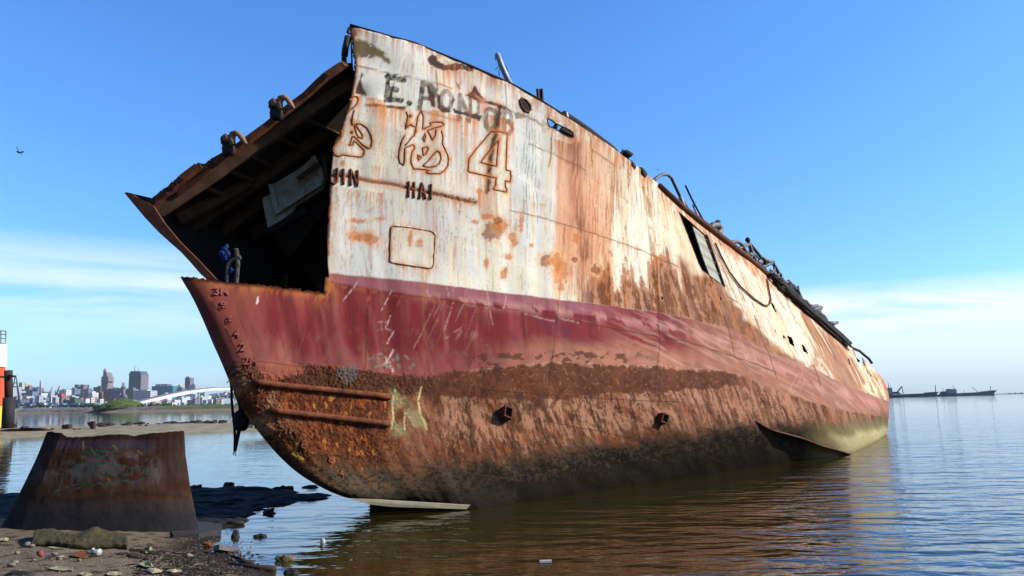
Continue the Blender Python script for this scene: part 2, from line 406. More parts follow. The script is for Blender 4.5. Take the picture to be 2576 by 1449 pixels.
n_big = fbm(U / 160, V / 160, 5, 1); n_mid = fbm(U / 40, V / 60, 5, 2); n_fin = fbm(X / 9, Yp / 9, 4, 3); n_st = fbm(U / 14, V / 260, 5, 4); n_st2 = fbm(U / 5, V / 140, 4, 5)
aft = sstep(1370, 1520, X + 0.05 * Yp)
# --- topsides: weathered white
COLR[:] = lin((208, 206, 196))
lay((220, 214, 196), sstep(0.4, 0.62, n_big)); lay((196, 197, 190), sstep(0.5, 0.72, fbm(U / 70, V / 200, 4, 7)), 0.7)
lay((226, 207, 164), sstep(0.50, 0.75, n_st), 0.45); lay((214, 176, 118), sstep(0.60, 0.80, n_st2) * sstep(0.45, 0.65, n_big), 0.4)
# aft of the forecastle the whole side is washed with rust
lay((220, 202, 168), aft, 0.75)
lay((204, 136, 82), aft * sstep(0.48, 0.62, fbm(U / 20, V / 300, 6, 11, .62)), 0.62)
lay((172, 94, 44), aft * sstep(0.55, 0.64, fbm(U / 9, V / 170, 6, 12, .62)), 0.62); lay((222, 196, 150), aft * sstep(0.55, 0.62, fbm(U / 3, V / 120, 4, 292)), 0.45)
lay((112, 66, 42), aft * sstep(0.60, 0.67, fbm(U / 8, V / 90, 6, 13, .65)), 0.62); lay((90, 54, 36), aft * sstep(.66, .72, fbm(U / 14, V / 24, 6, 293, .68)), .6)
lay((228, 219, 196), aft * sstep(0.46, 0.57, fbm(U / 28, V / 300, 6, 14, .6)) * (1 - sstep(1640, 1760, X)), 0.85)
# salmon washed strip with a dark run below the slot
sal = sstep(1385, 1410, X) * (1 - sstep(1500, 1560, X)) * sstep(330, 370, Yp) * (1 - sstep(620, 760, Yp))
lay((208, 142, 104), sal * (0.45 + 0.9 * fbm(U / 18, V / 300, 4, 15)), 0.72)
# brown lower topsides above the red paint, tongues reaching up
tong = sstep(1430, 1500, X) * (1 - sstep(2000, 2080, X))
hgt = 20 + 150 * fbm(U / 26, 0 * U, 4, 16) ** 1.3 * 1.6 + 30 * (n_mid - .5)
hgt = hgt * (0.7 + 0.5 * sstep(1560, 1700, X))
up_ = fy_of(RW) - Yp
lay((150, 84, 46), tong * sstep(-4, 16, hgt - up_ + 90 * (fbm(U / 13, V / 24, 6, 290, .66) - .5)) * sstep(-2, 2, up_), 0.78, 0.8)
lay((92, 52, 33), tong * sstep(0, 24, hgt * 0.8 - up_ + 60 * (n_mid - 0.5)) * sstep(-2, 2, up_) * sstep(0.44, 0.53, fbm(U / 9, V / 34, 6, 17, .66)), 0.85, 0.85)
lay((140, 98, 74), sstep(1640, 1750, X) * sstep(-2, 4, up_) * sstep(0.40, 0.60, fbm(U / 34, V / 60, 4, 18)) * (1 - sstep(150, 190, up_)), 0.7)
# bright sheet with the door, then the dull brown sheet aft
crm = poly([(1795,612),(1850,648),(1930,715),(2000,770),(2050,900),(2030,925),(1990,890),(1930,850),(1880,800),(1835,745),(1812,700)], 8, 10, 30, 19)
lay((236, 224, 196), crm, 0.9); lay((206, 152, 106), crm * sstep(0.54, 0.64, fbm(U / 5, V / 130, 6, 20, .62)), 0.55); lay((140, 90, 62), crm * sstep(0.63, 0.69, fbm(U / 6, V / 40, 6, 313, .66)), 0.55)
lay((238, 215, 180), poly([(1650,500),(1705,545),(1775,690),(1750,690),(1690,620)], 12, 10, 30, 21), 0.8)
brn = poly([(2012,770),(2050,815),(2120,880),(2150,905),(2185,960),(2150,985),(2105,960),(2068,900)], 6, 8, 30, 22)
lay((152, 112, 88), brn, 0.95); lay((120, 84, 64), brn * sstep(.5, .65, n_mid), 0.5); lay((196, 150, 110), brn * sstep(.58, .75, fbm(U / 5, V / 90, 4, 23)), 0.5)
lay((236, 222, 180), poly([(2150,905),(2175,910),(2222,960),(2228,1000),(2190,985)], 6, 8, 20, 24) * sstep(.35, .55, fbm(U / 3, V / 80, 4, 25)), 0.9)
lay((150, 106, 66), poly([(2160,905),(2228,965),(2234,1010),(2190,985)], 4, 4) * sstep(.5, .62, fbm(U / 2.2, V / 60, 4, 26)), 0.7)
# bright streaks low on the side
lay((238, 218, 176), sstep(1880, 1960, X) * sstep(0, 30, up_) * sstep(0.52, 0.66, fbm(U / 7, V / 200, 4, 27)), 0.75)
lay((120, 72, 46), aft * (up_ > 0) * sstep(.62, .69, fbm(U / 2.4, V / 75, 5, 314, .6)), .4); lay((196, 122, 70), aft * (up_ > 0) * sstep(.60, .68, fbm(U / 3.6, V / 110, 5, 315, .6)), .45)
lay((150, 96, 62), (1 - aft) * (up_ > 0) * sstep(.66, .72, fbm(U / 2.4, V / 60, 5, 316, .6)), .4)
# --- red boot topping
red = band(RW, RB, 1.6, 2.0, 30, 30)
RED = np.zeros_like(COLR) + lin((116, 42, 44))
def rl(c, m, k=1.0):
    global RED
    m = np.clip(m * k, 0, 1)[..., None]; RED = RED * (1 - m) + lin(c) * m
rl((146, 70, 70), sstep(0.44, 0.70, fbm(U / 50, V / 190, 5, 31)), 0.6)
rl((100, 34, 40), sstep(0.5, 0.70, fbm(U / 24, V / 260, 4, 32)), 0.7)
rl((92, 44, 58), sstep(0.56, 0.72, fbm(U / 44, V / 50, 4, 33)) * sstep(1100, 1300, X), 0.6)
rl((160, 104, 80), sstep(0.58, 0.78, fbm(U / 26, V / 170, 5, 34)), 0.4)
kdn = (Yp - fy_of(RW)) / (fy_of(RB) - fy_of(RW) + 1)
rl((170, 106, 96), sstep(0.62, 0.95, kdn + 0.5 * (n_mid - .5)) * (1 - sstep(650, 760, X) * 0.4), 0.55)
rl((146, 84, 70), (1 - sstep(620, 700, X)), 0.5)
rl((160, 110, 86), sstep(1130, 1500, X) * sstep(0.5, 0.8, kdn + 0.35 * (n_big - .5)), 0.8)
rl((148, 100, 80), sstep(1640, 1860, X + 60 * (n_mid - 0.5)), 0.92)
rl((150, 96, 74), sstep(1600, 1850, X) * sstep(0.48, 0.66, fbm(U / 16, V / 120, 5, 35)), 0.6)
rl((184, 146, 124), sstep(1450, 1700, X) * sstep(.50, .60, fbm(U / 90, V / 9, 6, 36, .62)), 0.40)
pk = (1 - sstep(-3, 3, Yp - fy_of(SEAM_R))) * (1 - .9 * sstep(1400, 1640, X)); rl((156, 104, 110), pk * (0.55 + 0.6 * n_st2) * sstep(810, 830, X), 0.72)
rl((188, 136, 128), np.exp(-((Yp - fy_of(SEAM_R) - 4 * (n_mid - .5)) / 13) ** 2) * sstep(950, 1150, X) * sstep(.4, .6, fbm(U / 22, V / 22, 4, 37)), 0.6)
rl((210, 170, 160), sstep(0.66, 0.80, fbm((X + Yp * 0.45) / 4.0, (Yp - X * 0.1) / 60, 3, 38)) * sstep(840, 960, X) * sstep(.5, .65, n_big), 0.22)
rl((120, 84, 70), sstep(.60, .70, fbm(U / 20, V / 16, 4, 39)) * sstep(0.45, .7, kdn), 0.5)
lay(RED, red, 1.0, 0.65)
# --- below: rust and old anti fouling
low = sstep(-3, 3, Yp - fy_of(RB))
lay((132, 82, 58), low, 1.0, 0.8)
lay((154, 108, 82), low * sstep(0.46, 0.54, fbm(U / 30, V / 56, 6, 40, .64)), 0.75)
lay((92, 54, 38), low * sstep(0.49, 0.57, fbm(U / 16, V / 46, 6, 41, .66)), 0.75)
bow = low * (1 - sstep(960, 1120, X + 0.35 * (Yp - 1000)))
lay((112, 60, 34), bow, 0.9); lay((168, 92, 46), bow * sstep(0.54, 0.72, fbm(U / 16, V / 44, 5, 42)), 0.7); lay((176, 106, 70), bow * (1 - sstep(20, 75, X - np.interp(Yp, [930, 1050, 1180, 1255], [560, 650, 760, 890]))) * sstep(.36, .6, n_mid), .8)
lay((62, 36, 25), bow * sstep(0.46, 0.56, fbm(X / 6, Yp / 7, 4, 43)), 0.75); lay((206, 136, 62), bow * sstep(0.68, 0.78, fbm(X / 10, Yp / 20, 4, 44)), 0.6)
lay((200, 146, 110), low * (1 - sstep(600, 700, X - 0.5 * (Yp - 930))) * sstep(.45, .65, n_mid), 0.6)
mid = low * sstep(1000, 1150, X)
lay((166, 122, 94), mid * sstep(.36, .56, fbm(U / 44, V / 50, 5, 291)) * (1 - sstep(1085, 1160, Yp + .12 * (X - 1400) * (X > 1400))), .7)
lay((84, 46, 29), mid * sstep(0.55, 0.60, fbm(U / 10, V / 34, 6, 45, .66) + 0.16 * sstep(1040, 1140, Yp) * (X < 1700)), 0.7, 0.9)
lay((54, 32, 22), mid * sstep(0.60, 0.64, fbm(U / 6, V / 26, 6, 46, .66) + 0.05), 0.75)
lay((150, 78, 36), mid * sstep(0.55, 0.7, fbm(U / 26, V / 30, 4, 47)) * sstep(1060, 1120, Yp) * (1 - sstep(1700, 1800, X)), 0.6)
FLAKE += bow * 0.9 + mid * sstep(1060, 1120, Yp) * 0.6 * (1 - sstep(1500, 1800, X))
# long leaning runs aft
runs = low * sstep(1640, 1800, X)
lay((162, 112, 86), runs * sstep(0.49, 0.57, fbm(U / 9, V / 130, 6, 48, .62)), 0.75); lay((96, 58, 42), runs * sstep(0.54, 0.60, fbm(U / 7, V / 80, 6, 49, .64)), 0.75); lay((84, 50, 34), runs * sstep(.58, .7, fbm(U / 4, V / 60, 4, 50)), 0.6)
# scraped brown belt
belt = band([(780,918),(960,940),(1060,958),(1130,940),(1250,926),(1400,914),(1480,920),(1650,926),(1780,932),(1870,944)], DB, 2.5, 12, 20, 51) * sstep(600, 660, X) * (1 - sstep(1820, 1920, X + 60 * (n_mid - .5)))
lay((86, 50, 36), belt, 0.93, 0.9); lay((112, 64, 40), belt * sstep(.5, .62, n_mid), 0.45); lay((58, 34, 26), belt * sstep(.56, .66, fbm(U / 7, V / 12, 4, 52)), 0.5)
lay((150, 98, 66), belt * sstep(.66, .74, fbm(X / 6, Yp / 6, 4, 53)), 0.5)
b2 = band([(1170,890),(1400,884),(1700,890)], [(1170,925),(1400,912),(1700,905)], 3, 22, 16, 54) * sstep(1150, 1200, X) * (1 - sstep(1560, 1680, X)) * sstep(.46, .54, fbm(X / 26, Yp / 14, 4, 55))
lay((82, 50, 38), b2, 0.85, 0.9)
crust = band([(620,930),(700,936),(775,916),(960,938),(1100,948)], [(620,950),(700,968),(960,985),(1100,985)], 3, 20, 14, 56) * (1 - sstep(1060, 1160, X))
lay((88, 56, 40), crust * sstep(.42, .5, fbm(X / 8, Yp / 8, 4, 57)), 0.9); lay((112, 100, 98), spot(1005 - 130, 940, 26, 24, .5, 58), 0.6); FLAKE += crust
lay((176, 100, 78), poly([(640,905),(760,920),(770,935),(690,960),(660,955)], 5, 5, 12, 59), 0.6)
# tide zone and weed, darkened further to stand in for shade low down
tz = Yp - fy_of(BT) + 34 * (n_mid - 0.5)
aftb = sstep(2010, 2110, X)
lay((74, 61, 46), sstep(-30, 40, tz) * (1 - aftb), 0.85, 0.75); lay((24, 21, 15), sstep(-14, 44, tz + 40 * (fbm(U / 18, V / 22, 5, 311) - .5)) * (1 - aftb) * sstep(960, 1300, X + n_mid * 90), 0.92, 0.75)
FLAKE *= 1 - .85 * sstep(-30, 20, tz)
lay((17, 15, 11), sstep(0.46, 0.60, n_mid) * sstep(-5, 40, tz) * (1 - aftb), 0.7); lay((44, 42, 26), sstep(0.58, 0.7, n_big) * sstep(-10, 50, tz) * (1 - aftb), 0.4)
lay((92, 80, 62), sstep(-10, 40, tz) * (1 - sstep(1080, 1260, X)) * sstep(.42, .6, n_mid), 0.5); lay((40, 36, 30), sstep(1222, 1246, Yp + 10 * (n_mid - .5)) * (X < 1300), .8, .75)
lay((74, 60, 44), sstep(.56, .60, fbm(X / 7, Yp / 6, 5, 317, .66)) * sstep(-40, 0, tz) * (1 - sstep(50, 80, tz)) * (1 - aftb), .6); lay((20, 18, 14), sstep(.56, .60, fbm(X / 9, Yp / 5, 5, 318, .66)) * sstep(-20, 20, tz) * (1 - aftb), .7)
lay((132, 122, 82), sstep(-18, 16, tz) * aftb, 0.9); lay((178, 166, 122), sstep(12, 34, tz) * aftb, 0.85); lay((96, 90, 62), sstep(-22, -4, tz) * (1 - sstep(6, 22, tz)) * aftb, 0.5)
# --- plate seams (slight ridge, dark hairline)
SEAMS = [Zm(1000,700,2,q) for q in ([(200,525),(480,560),(1000,625),(1500,695)],[(490,560),(478,800),(465,1090)],[(1815,110),(1800,350),(1775,620),(1740,900),(1705,1200),(1690,1360)],[(1710,735),(2000,790),(2576,900)],
          [(2430,340),(2440,600),(2450,900),(2415,1260)],[(560,1120),(900,1170),(1320,1235),(2000,1290),(2576,1315)],[(1440,20),(1700,80),(1990,170),(2250,260),(2576,400)],[(2015,0),(2018,180)],[(555,1130),(555,1260)])]
SEAMS += [Zm(1700,200,4,q) for q in ([(650,925),(635,1200),(608,1448)],[(600,660),(612,800)],[(1140,970),(1165,1050),(1190,1230),(1190,1448)],[(330,1140),(630,1270),(960,1420),(1100,1500)],[(1190,1220),(1340,1320),(1500,1448)])]
SEAMS += [Zm(1600,1200,1.84,q) for q in ([(430,405),(780,470),(1130,545),(1400,605),(1560,670)],[(0,738),(300,778)],[(1430,450),(1670,500)])]
SEAMS += [Zm(600,900,1.7045,q) for q in ([(320,545),(470,545),(750,580)],[(150,80),(200,220),(290,380),(390,590)],[(560,880),(700,1040),(870,1130)],[(760,1078),(1060,1095),(1400,1150),(1875,1220)],[(1115,1190),(1115,1260)])]
SEAMS += [Zm(1100,60,4,q) for q in ([(410,640),(700,700),(940,760),(1300,850),(1700,960)],[(1230,1240),(1600,1345),(1800,1390)],[(2420,900),(2440,1190)])]
SEAMS += [Zm(2000,450,1.61,q) for q in ([(430,1110),(600,1160),(850,1240),(1000,1300)],[(345,680),(352,890)],[(690,920),(740,1060),(775,1210)],[(880,990),(960,1200),(1000,1330)],[(630,560),(790,920)],[(1040,870),(1110,1040)],[(740,890),(800,930)],[(1200,1260),(1240,1370)])]
for k, q in enumerate(SEAMS):
    w = stroke(q, 2.4, 1.1, 1.0, 9, 60 + k); lay((62, 40, 32), w, 0.72); REL += 0.003 * stroke(q, 6, 3)
    lay((190, 110, 56), stroke(q, 9, 4, 2, 12, 80 + k) * sstep(.5, .66, fbm(X / 16, Yp / 16, 3, 61 + k)) * (Yp < 760), 0.35)
# --- rust at the cut edges
for q in (CUT_EDGE, LOW_EDGE):
    d = seg_dist(X, Yp, q); lay((206, 132, 62), np.exp(-d / 14) * sstep(.3, .6, fbm(U / 12, V / 30, 4, 100)), 0.85); lay((112, 58, 28), 1 - sstep(4, 11, d + 6 * (n_fin - .5)), 0.95); lay((54, 28, 18), 1 - sstep(2, 5, d), 0.9)
rail_d = Yp - np.interp(X, rx, ry)
lay((176, 92, 52), np.exp(-np.maximum(rail_d, 0) / (8 + 26 * vnoise(X / 6, 0 * X, 101))) * sstep(.42, .62, fbm(X / 7, Yp / 60, 3, 102)) * (mS[:, None] > 3), 0.85)
# --- individual stains and tears of the name area
lay((104, 88, 58), poly(Zm(1100,60,4,[(380,290),(480,290),(600,340),(720,410),(800,480),(870,560),(890,610),(830,600),(760,540),(700,510),(560,530),(450,540),(390,560),(370,420)]), 3, 5, 10, 110) * sstep(.24, .36, fbm(X / 6, Yp / 6, 4, 111)), 0.95, 0.9)
lay((118, 84, 60), poly(Zm(1100,60,4,[(330,110),(390,160),(430,230),(395,265),(340,260)]), 2, 4, 8, 112), 0.85)
lay((64, 34, 23), poly(Zm(1100,60,4,[(1340,570),(1400,520),(1440,490),(1490,530),(1500,580),(1600,640),(1740,610),(1860,620),(1990,680),(1990,720),(1880,715),(1760,710),(1600,720),(1480,690),(1400,640)]), 2, 3, 7, 113), 0.95, 0.9)
lay((196, 108, 54), drip(Zm(1100,60,4,[(1340,620),(1480,700),(1600,725),(1760,715),(1990,725)]), 44, 4, 114, .38), 0.9)
lay((120, 64, 34), stroke(Zm(1100,60,4,[(1475,700),(1480,900),(1495,1000)]), 3, 1.5), 0.8)
lay((190, 112, 66), drip([(1110,150),(1180,170),(1285,216),(1330,240)], 30, 3, 115, .42), 0.7)
for q, c in (([(490,725),(505,780),(470,830),(500,930),(550,1000),(560,1050),(400,1010),(430,900)], 116), ([(930,835),(925,900),(905,1000),(915,1090),(905,1130),(840,1115),(880,980)], 117), ([(1345,905),(1400,960),(1460,1060),(1470,1220),(1420,1200),(1380,1080)], 118),
             ([(1480,1030),(1530,1060),(1540,1190),(1670,1230),(1690,1280),(1560,1290),(1500,1220)], 119), ([(1760,860),(1800,900),(1825,960),(1790,930)], 120), ([(2020,890),(2090,1010),(2150,1100),(2050,1090),(1900,1030),(1980,990)], 121), ([(1720,1030),(1745,1110),(1690,1190)], 122),
             ([(520,1170),(640,1150),(850,1180),(1090,1200),(1060,1250),(940,1230),(800,1210),(520,1190)], 123), ([(1720,1220),(1830,1270),(1960,1290),(2110,1320),(2080,1400),(1990,1360),(1850,1310),(1730,1290)], 124), ([(1890,1020),(2100,1090),(2420,1200),(2560,1290),(2300,1200),(2050,1130)], 125)):
    m = poly(Zm(1100,60,4,q), 1.6, 1.8, 6, c); lay((72, 38, 25), m, 0.95, 0.9)
    lay((196, 110, 56), np.clip(poly(Zm(1100,60,4,q), 11, 6, 10, c + 30) - m, 0, 1) * sstep(.4, .6, fbm(X / 9, Yp / 22, 3, c)), 0.6)
lay((214, 138, 110), poly(Zm(1100,60,4,[(2010,1010),(2150,1110),(2200,1230),(2140,1300),(2060,1280),(2100,1150)]), 6, 4, 10, 126), 0.7)
for k, (q, ln) in enumerate(((([(520,1190),(1090,1230)]), 46), ([(1380,1240),(1700,1300),(2100,1400)], 80), ([(400,1030),(850,1120)], 40), ([(2140,1300),(2560,1400)], 60))):
    lay((204, 126, 62), drip(Zm(1100,60,4,q), ln * 1.3, 5, 130 + k, .34), 0.9)
# dark run through the big numeral, run below the slot
Zs = Zm(1100,400,4,[(2340,-150),(2300,50),(2280,200),(2235,400),(2215,600),(2200,780),(2180,980)])
lay((176, 96, 44), stroke(Zs + Zm(1100,400,4,[(2190,1300)]), 24, 12, 4, 14, 141), 0.5); lay((46, 30, 20), stroke(Zs, 11, 3.5, 3, 9, 140), 0.92)
lay((98, 58, 40), stroke(Zm(1000,700,2,[(1890,-420),(1890,-150),(1900,0),(1935,200),(1950,330)]), 20, 9, 5, 16, 142) * sstep(.3, .55, fbm(U / 7, V / 90, 4, 143)), 0.85)
lay((150, 84, 56), stroke(Zm(1000,700,2,[(1880,-440),(1890,-150),(1910,0),(1940,330),(1950,520)]), 44, 20, 5, 20, 144), 0.4)
PPL = Zm(1000,700,2,[(640,135),(655,126),(780,140),(900,160),(925,170),(938,190),(930,290),(925,390),(915,408),(895,412),(780,395),(650,375),(632,365),(634,250)])
lay((224, 214, 190), poly(PPL, 2), .6); lay((196, 128, 72), np.exp(-seg_dist(X, Yp, PPL, True) / 7) * sstep(.35, .6, fbm(X / 8, Yp / 14, 4, 296)), .85); lay((190, 128, 80), spot(982, 628, 5, 14, .5, 297) + spot(1055, 617, 9, 6, .5, 298), .7); lay((196, 130, 74), drip([PPL[11], PPL[9], PPL[8]], 26, 5, 299, .35), .8)
# stains on the white below the name
for k, (cx, cy, rx_, ry_, c) in enumerate([(1239,580,26,24,0),(1258,570,20,18,1),(1290,596,9,14,1),(1295,610,8,10,1),(1337,617,6,5,1),(1373,655,15,16,0),(1384,660,10,8,1),(1280,646,10,8,1),(1272,680,6,9,0),(1267,690,8,12,1),(1225,660,7,12,1),(1310,560,5,26,1),
        (890,592,18,14,1),(905,598,16,10,1),(935,605,18,14,1),(925,596,12,12,1),(890,552,6,5,1),(900,556,20,5,1),(955,550,14,4,1),(1055,608,8,5,1),(1032,600,6,22,1),(1445,653,9,8,0),(1500,680,12,14,0),(1410,690,16,40,1),(1400,660,14,30,1),(1450,600,10,14,1),
        (862,412,6,8,1),(1206,480,8,6,1),(1195,558,10,6,1),(1228,545,16,8,1),(1252,556,14,9,0),(1130,400,6,4,1)]):
    m = spot(cx, cy, rx_, ry_, 0.55, 150 + k); lay((188, 112, 66) if c else (132, 72, 44), m, 0.8, 0.8); lay((216, 160, 104), np.clip(spot(cx, cy, rx_ * 1.6, ry_ * 1.6, .6, 180 + k) - m, 0, 1), 0.35)
lay((196, 122, 70), drip([(1180,470),(1300,500),(1400,520)], 70, 6, 200, .52) + drip([(828,400),(950,420),(1150,430),(1290,470)], 60, 5, 201, .5) + drip([(828,470),(1000,490),(1200,510)], 70, 4, 202, .46), 0.75)
lay((206, 140, 84), drip([(828,560),(1000,575),(1260,610),(1420,640)], 90, 6, 203, .52), 0.5)
lay((84, 56, 40), sstep(.74, .82, fbm(X / 3.2, Yp / 14, 3, 204)) * (Yp > 500) * (Yp < 690) * (X < 1180), 0.45)
lay((90, 60, 40), sstep(.80, .86, fbm(X / 2.6, Yp / 2.6, 3, 205)) * (up_ > 0), 0.5)
for a, b in (((1318,285),(1316,560)),((1324,285),(1324,600)),((1330,285),(1330,500)),((1337,285),(1342,520)),((1344,290),(1352,560))):
    lay((70, 62, 54), stroke([a, b], 1.4, .8, 1, 12, 206), 0.6)
# rust round the holes
for h in (HAWSE, SLOT): d = seg_dist(X, Yp, h, True); lay((150, 92, 60), np.exp(-d / 9) * sstep(.35, .55, fbm(X / 8, Yp / 8, 3, 207)), 0.9)
lay((132, 92, 70), poly(Zm(1700,200,4,[(130,720),(200,720),(300,760),(400,810),(520,880),(560,990),(540,930),(430,850),(300,800),(170,820)]), 3, 5, 10, 208), 0.8)
lay((120, 72, 44), drip([(1380,345),(1445,365)], 60, 5, 209, .35), 0.7)
lay((184, 112, 60), drip([(1395,350),(1420,356)], 70, 4, 219, .3), 0.6)
# --- painted name, black worn lettering
NAMEP = [([(845,770),(815,1118)], 58), ([(832,792),(1050,842)], 76), ([(880,955),(958,968)], 70), ([(835,1098),(1020,1112)], 72), ([(1118,1155),(1126,1157)], 70),
         ([(1300,880),(1262,1228)], 70), ([(1310,910),(1400,925),(1455,985),(1448,1060),(1400,1100),(1300,1080)], 58),
         ([(1625,1000),(1575,1010),(1540,1090),(1545,1180),(1590,1245),(1640,1245),(1685,1180),(1695,1090),(1670,1020),(1625,1000)], 56),
         ([(1815,1030),(1795,1375)], 58), ([(1822,1035),(1930,1395)], 62), ([(1962,1075),(1935,1395)], 52),
         ([(2062,1140),(2052,1290),(2010,1320)], 46),
         ([(2215,1235),(2165,1250),(2150,1360),(2160,1470),(2195,1510),(2240,1505),(2275,1440),(2285,1330),(2270,1260),(2215,1235)], 62),
         ([(2395,1250),(2385,1560)], 58), ([(2400,1260),(2480,1285),(2500,1360),(2470,1410),(2400,1410)], 54), ([(2400,1410),(2490,1430),(2510,1500),(2470,1570),(2390,1570)], 54)]
nm = np.zeros(X.shape)
for q, w in NAMEP: nm = np.maximum(nm, stroke(Zm(1100,60,4,q), w * 0.1863, 1.2, 0.8, 6, 220))
wear = 0.72 + 0.4 * sstep(.36, .56, fbm(X / 5, Yp / 8, 4, 221)); wear = wear * (1 - 0.35 * sstep(1030, 1120, X))
tear = COLR.mean(-1) < 0.085
lay((48, 52, 49), nm * wear * np.where(tear, .35, 1), 0.93, 0.7)
lay((150, 98, 60), nm * sstep(.56, .68, fbm(X / 10, Yp / 16, 4, 222)) * sstep(1040, 1100, X), 0.6)
# crack line under the numeral
CRK = Zm(1100,400,4,[(30,775),(150,775),(300,785),(440,812),(560,840),(620,858),(760,865),(900,890),(1060,930),(1250,960),(1430,1010),(1560,1035),(1700,1070),(1850,1105),(2020,1130)])
cj = sstep(1500, 1580, X * 0 + X + 0) * 0
lay((60, 36, 25), stroke(CRK, 7, 2, 2.2, 7, 230), 0.95); lay((190, 112, 58), stroke(CRK, 20, 9, 4, 10, 231), 0.5); REL -= 0.02 * stroke(CRK, 7, 3)
lay((78, 46, 30), stroke(CRK[9:], 12, 4, 6, 6, 232) * sstep(.42, .55, fbm(X / 5, Yp / 5, 3, 233)), 0.85)
GLY = {'jin': [Zm(1100,60,4,q) for q in ([(345,1078),(385,1062),(420,1062),(442,1095),(436,1130),(400,1190),(350,1232)],[(382,1250),(362,1330),(358,1448)])] + [Zm(1100,400,4,q) for q in ([(345,0),(358,88),(392,76),(432,130),(498,228),(492,268),(442,252),(412,200),(386,96)],
      [(412,76),(470,70),(560,130),(608,220),(625,310),(610,388),(580,404),(500,358),(430,290),(388,246),(360,240),(332,338),(312,360),(368,352),(380,300),(420,330),(522,430),(514,490),(480,520),(350,508),(230,490),(170,512),(120,490),(90,420),(112,368),(205,250),(215,180)],[(345,170),(365,180),(360,200),(342,190),(345,170)])],
 'hai': [Zm(1100,60,4,q) for q in ([(1085,1268),(1108,1330),(1090,1460)],[(1225,1448),(1240,1340),(1288,1250),(1316,1330),(1310,1500),(1330,1500)],[(1240,1380),(1222,1440),(1215,1550)],[(1135,1310),(1155,1330),(1140,1345),(1135,1310)])] + [Zm(1100,400,4,q) for q in ([(1092,40),(1072,140),(1100,112),(1140,80),(1180,106),(1216,112),(1196,230),(1150,262),(1110,320),(1072,362)],
      [(1065,230),(1022,310),(996,430),(986,530),(1000,600),(1050,630),(1062,560),(1068,400),(1170,350),(1194,370),(1200,400),(1166,450),(1150,530),(1150,600),(1186,680),(1290,682),(1400,700),(1352,722),(1382,742),(1540,746),(1600,702),(1648,640),(1656,540),(1640,480),(1600,400),(1572,340),(1582,260),(1560,170)],
      [(1330,136),(1420,92),(1408,58),(1480,44),(1570,50),(1592,90),(1560,106),(1480,122),(1372,160),(1400,212),(1440,290),(1480,230),(1490,150)],[(1340,200),(1310,270),(1330,310),(1346,250),(1340,200)],[(1305,400),(1370,380),(1386,402),(1350,480),(1316,500),(1305,400)],[(1242,490),(1290,530),(1250,562),(1242,490)],
      [(1310,640),(1380,572),(1450,490),(1500,436),(1540,460),(1556,540),(1530,610),(1480,646),(1380,656),(1310,640)])],
 'four': [Zm(1100,400,4,q) for q in ([(2230,176),(2000,450),(1935,540),(1920,700),(1932,720),(2300,802),(2292,900),(2260,950),(2275,960),(2438,992),(2446,960),(2424,920),(2420,840),(2490,856),(2500,780),(2490,710),(2430,690),(2446,200),(2330,176),(2230,176)],[(2330,290),(2302,645),(2200,620),(2092,590),(2150,510),(2330,290)])]}
for q in sum(GLY.values(), []):
    lay((206, 138, 76), stroke(q, 13, 6, 3, 8, 234) * sstep(.32, .56, fbm(X / 9, Yp / 12, 3, 235)), 0.75)
    lay((188, 108, 52), stroke(q, 6, 2), 0.7)
# --- scratches, chalk and spray marks of the red belt and bow
SC_W = [Zm(1000,700,2,q) for q in ([(645,560),(580,690)],[(640,730),(608,800)],[(660,835),(615,915)],[(660,965),(590,1060)],[(600,1010),(655,1115)],[(630,1040),(660,1110)],[(655,960),(605,1060)],[(430,480),(320,630)],[(920,690),(820,900),(790,950)],[(700,625),(685,660)],
        [(1290,560),(1310,700),(1330,790)],[(1420,600),(1400,680)],[(1060,640),(1000,830)],[(880,560),(900,610)],[(1010,520),(1030,600)],[(1540,720),(1740,770)],[(1100,820),(1010,880)],[(550,830),(600,815),(640,830)],[(545,775),(605,772)],[(1650,545),(1700,620)],[(1760,740),(1900,780)])]
for k, q in enumerate(SC_W): lay((206, 178, 166) if k not in (8, 9) else (150, 120, 90), stroke(q, 3.2, 1.4, 1.6, 5, 240 + k) * sstep(.3, .5, fbm(X / 6, Yp / 6, 3, 241)), 0.7 if k < 9 else .4)
grn = sum(stroke(q, 5, 2.5, 3, 6, 250) for q in [Zm(1000,700,2,p) for p in ([(490,1020),(560,990),(620,1030)],[(520,1085),(580,1060),(640,1080)],[(680,990),(700,1090)],[(730,1000),(800,1060),(760,1090)],[(640,1010),(690,1060)],[(560,1000),(540,1060)])])
lay((112, 136, 120), np.clip(grn, 0, 1) * sstep(.38, .55, fbm(X / 7, Yp / 7, 3, 251)), 0.75)
for q, c in (([(668,1235),(650,1330),(655,1420),(640,1500)], (200, 190, 140)), ([(845,1215),(822,1300),(835,1390),(862,1448),(880,1500)], (214, 200, 130)), ([(740,1370),(728,1448),(735,1500)], (190, 180, 130)), ([(745,1380),(775,1430),(790,1470)], (176, 150, 110))):
    lay(c, stroke(Zm(1000,700,2,q), 4.5, 2, 1.6, 6, 252) * sstep(.28, .45, fbm(X / 5, Yp / 5, 3, 253)), 0.85)
lay((150, 150, 104), poly(Zm(1000,700,2,[(640,1240),(860,1220),(870,1500),(640,1560)]), 14, 10, 20, 254) * sstep(.45, .62, n_mid), 0.5)
for k, q in enumerate((([(690,1210),(600,1330)]), ([(1215,1240),(1160,1350)], ), )): pass
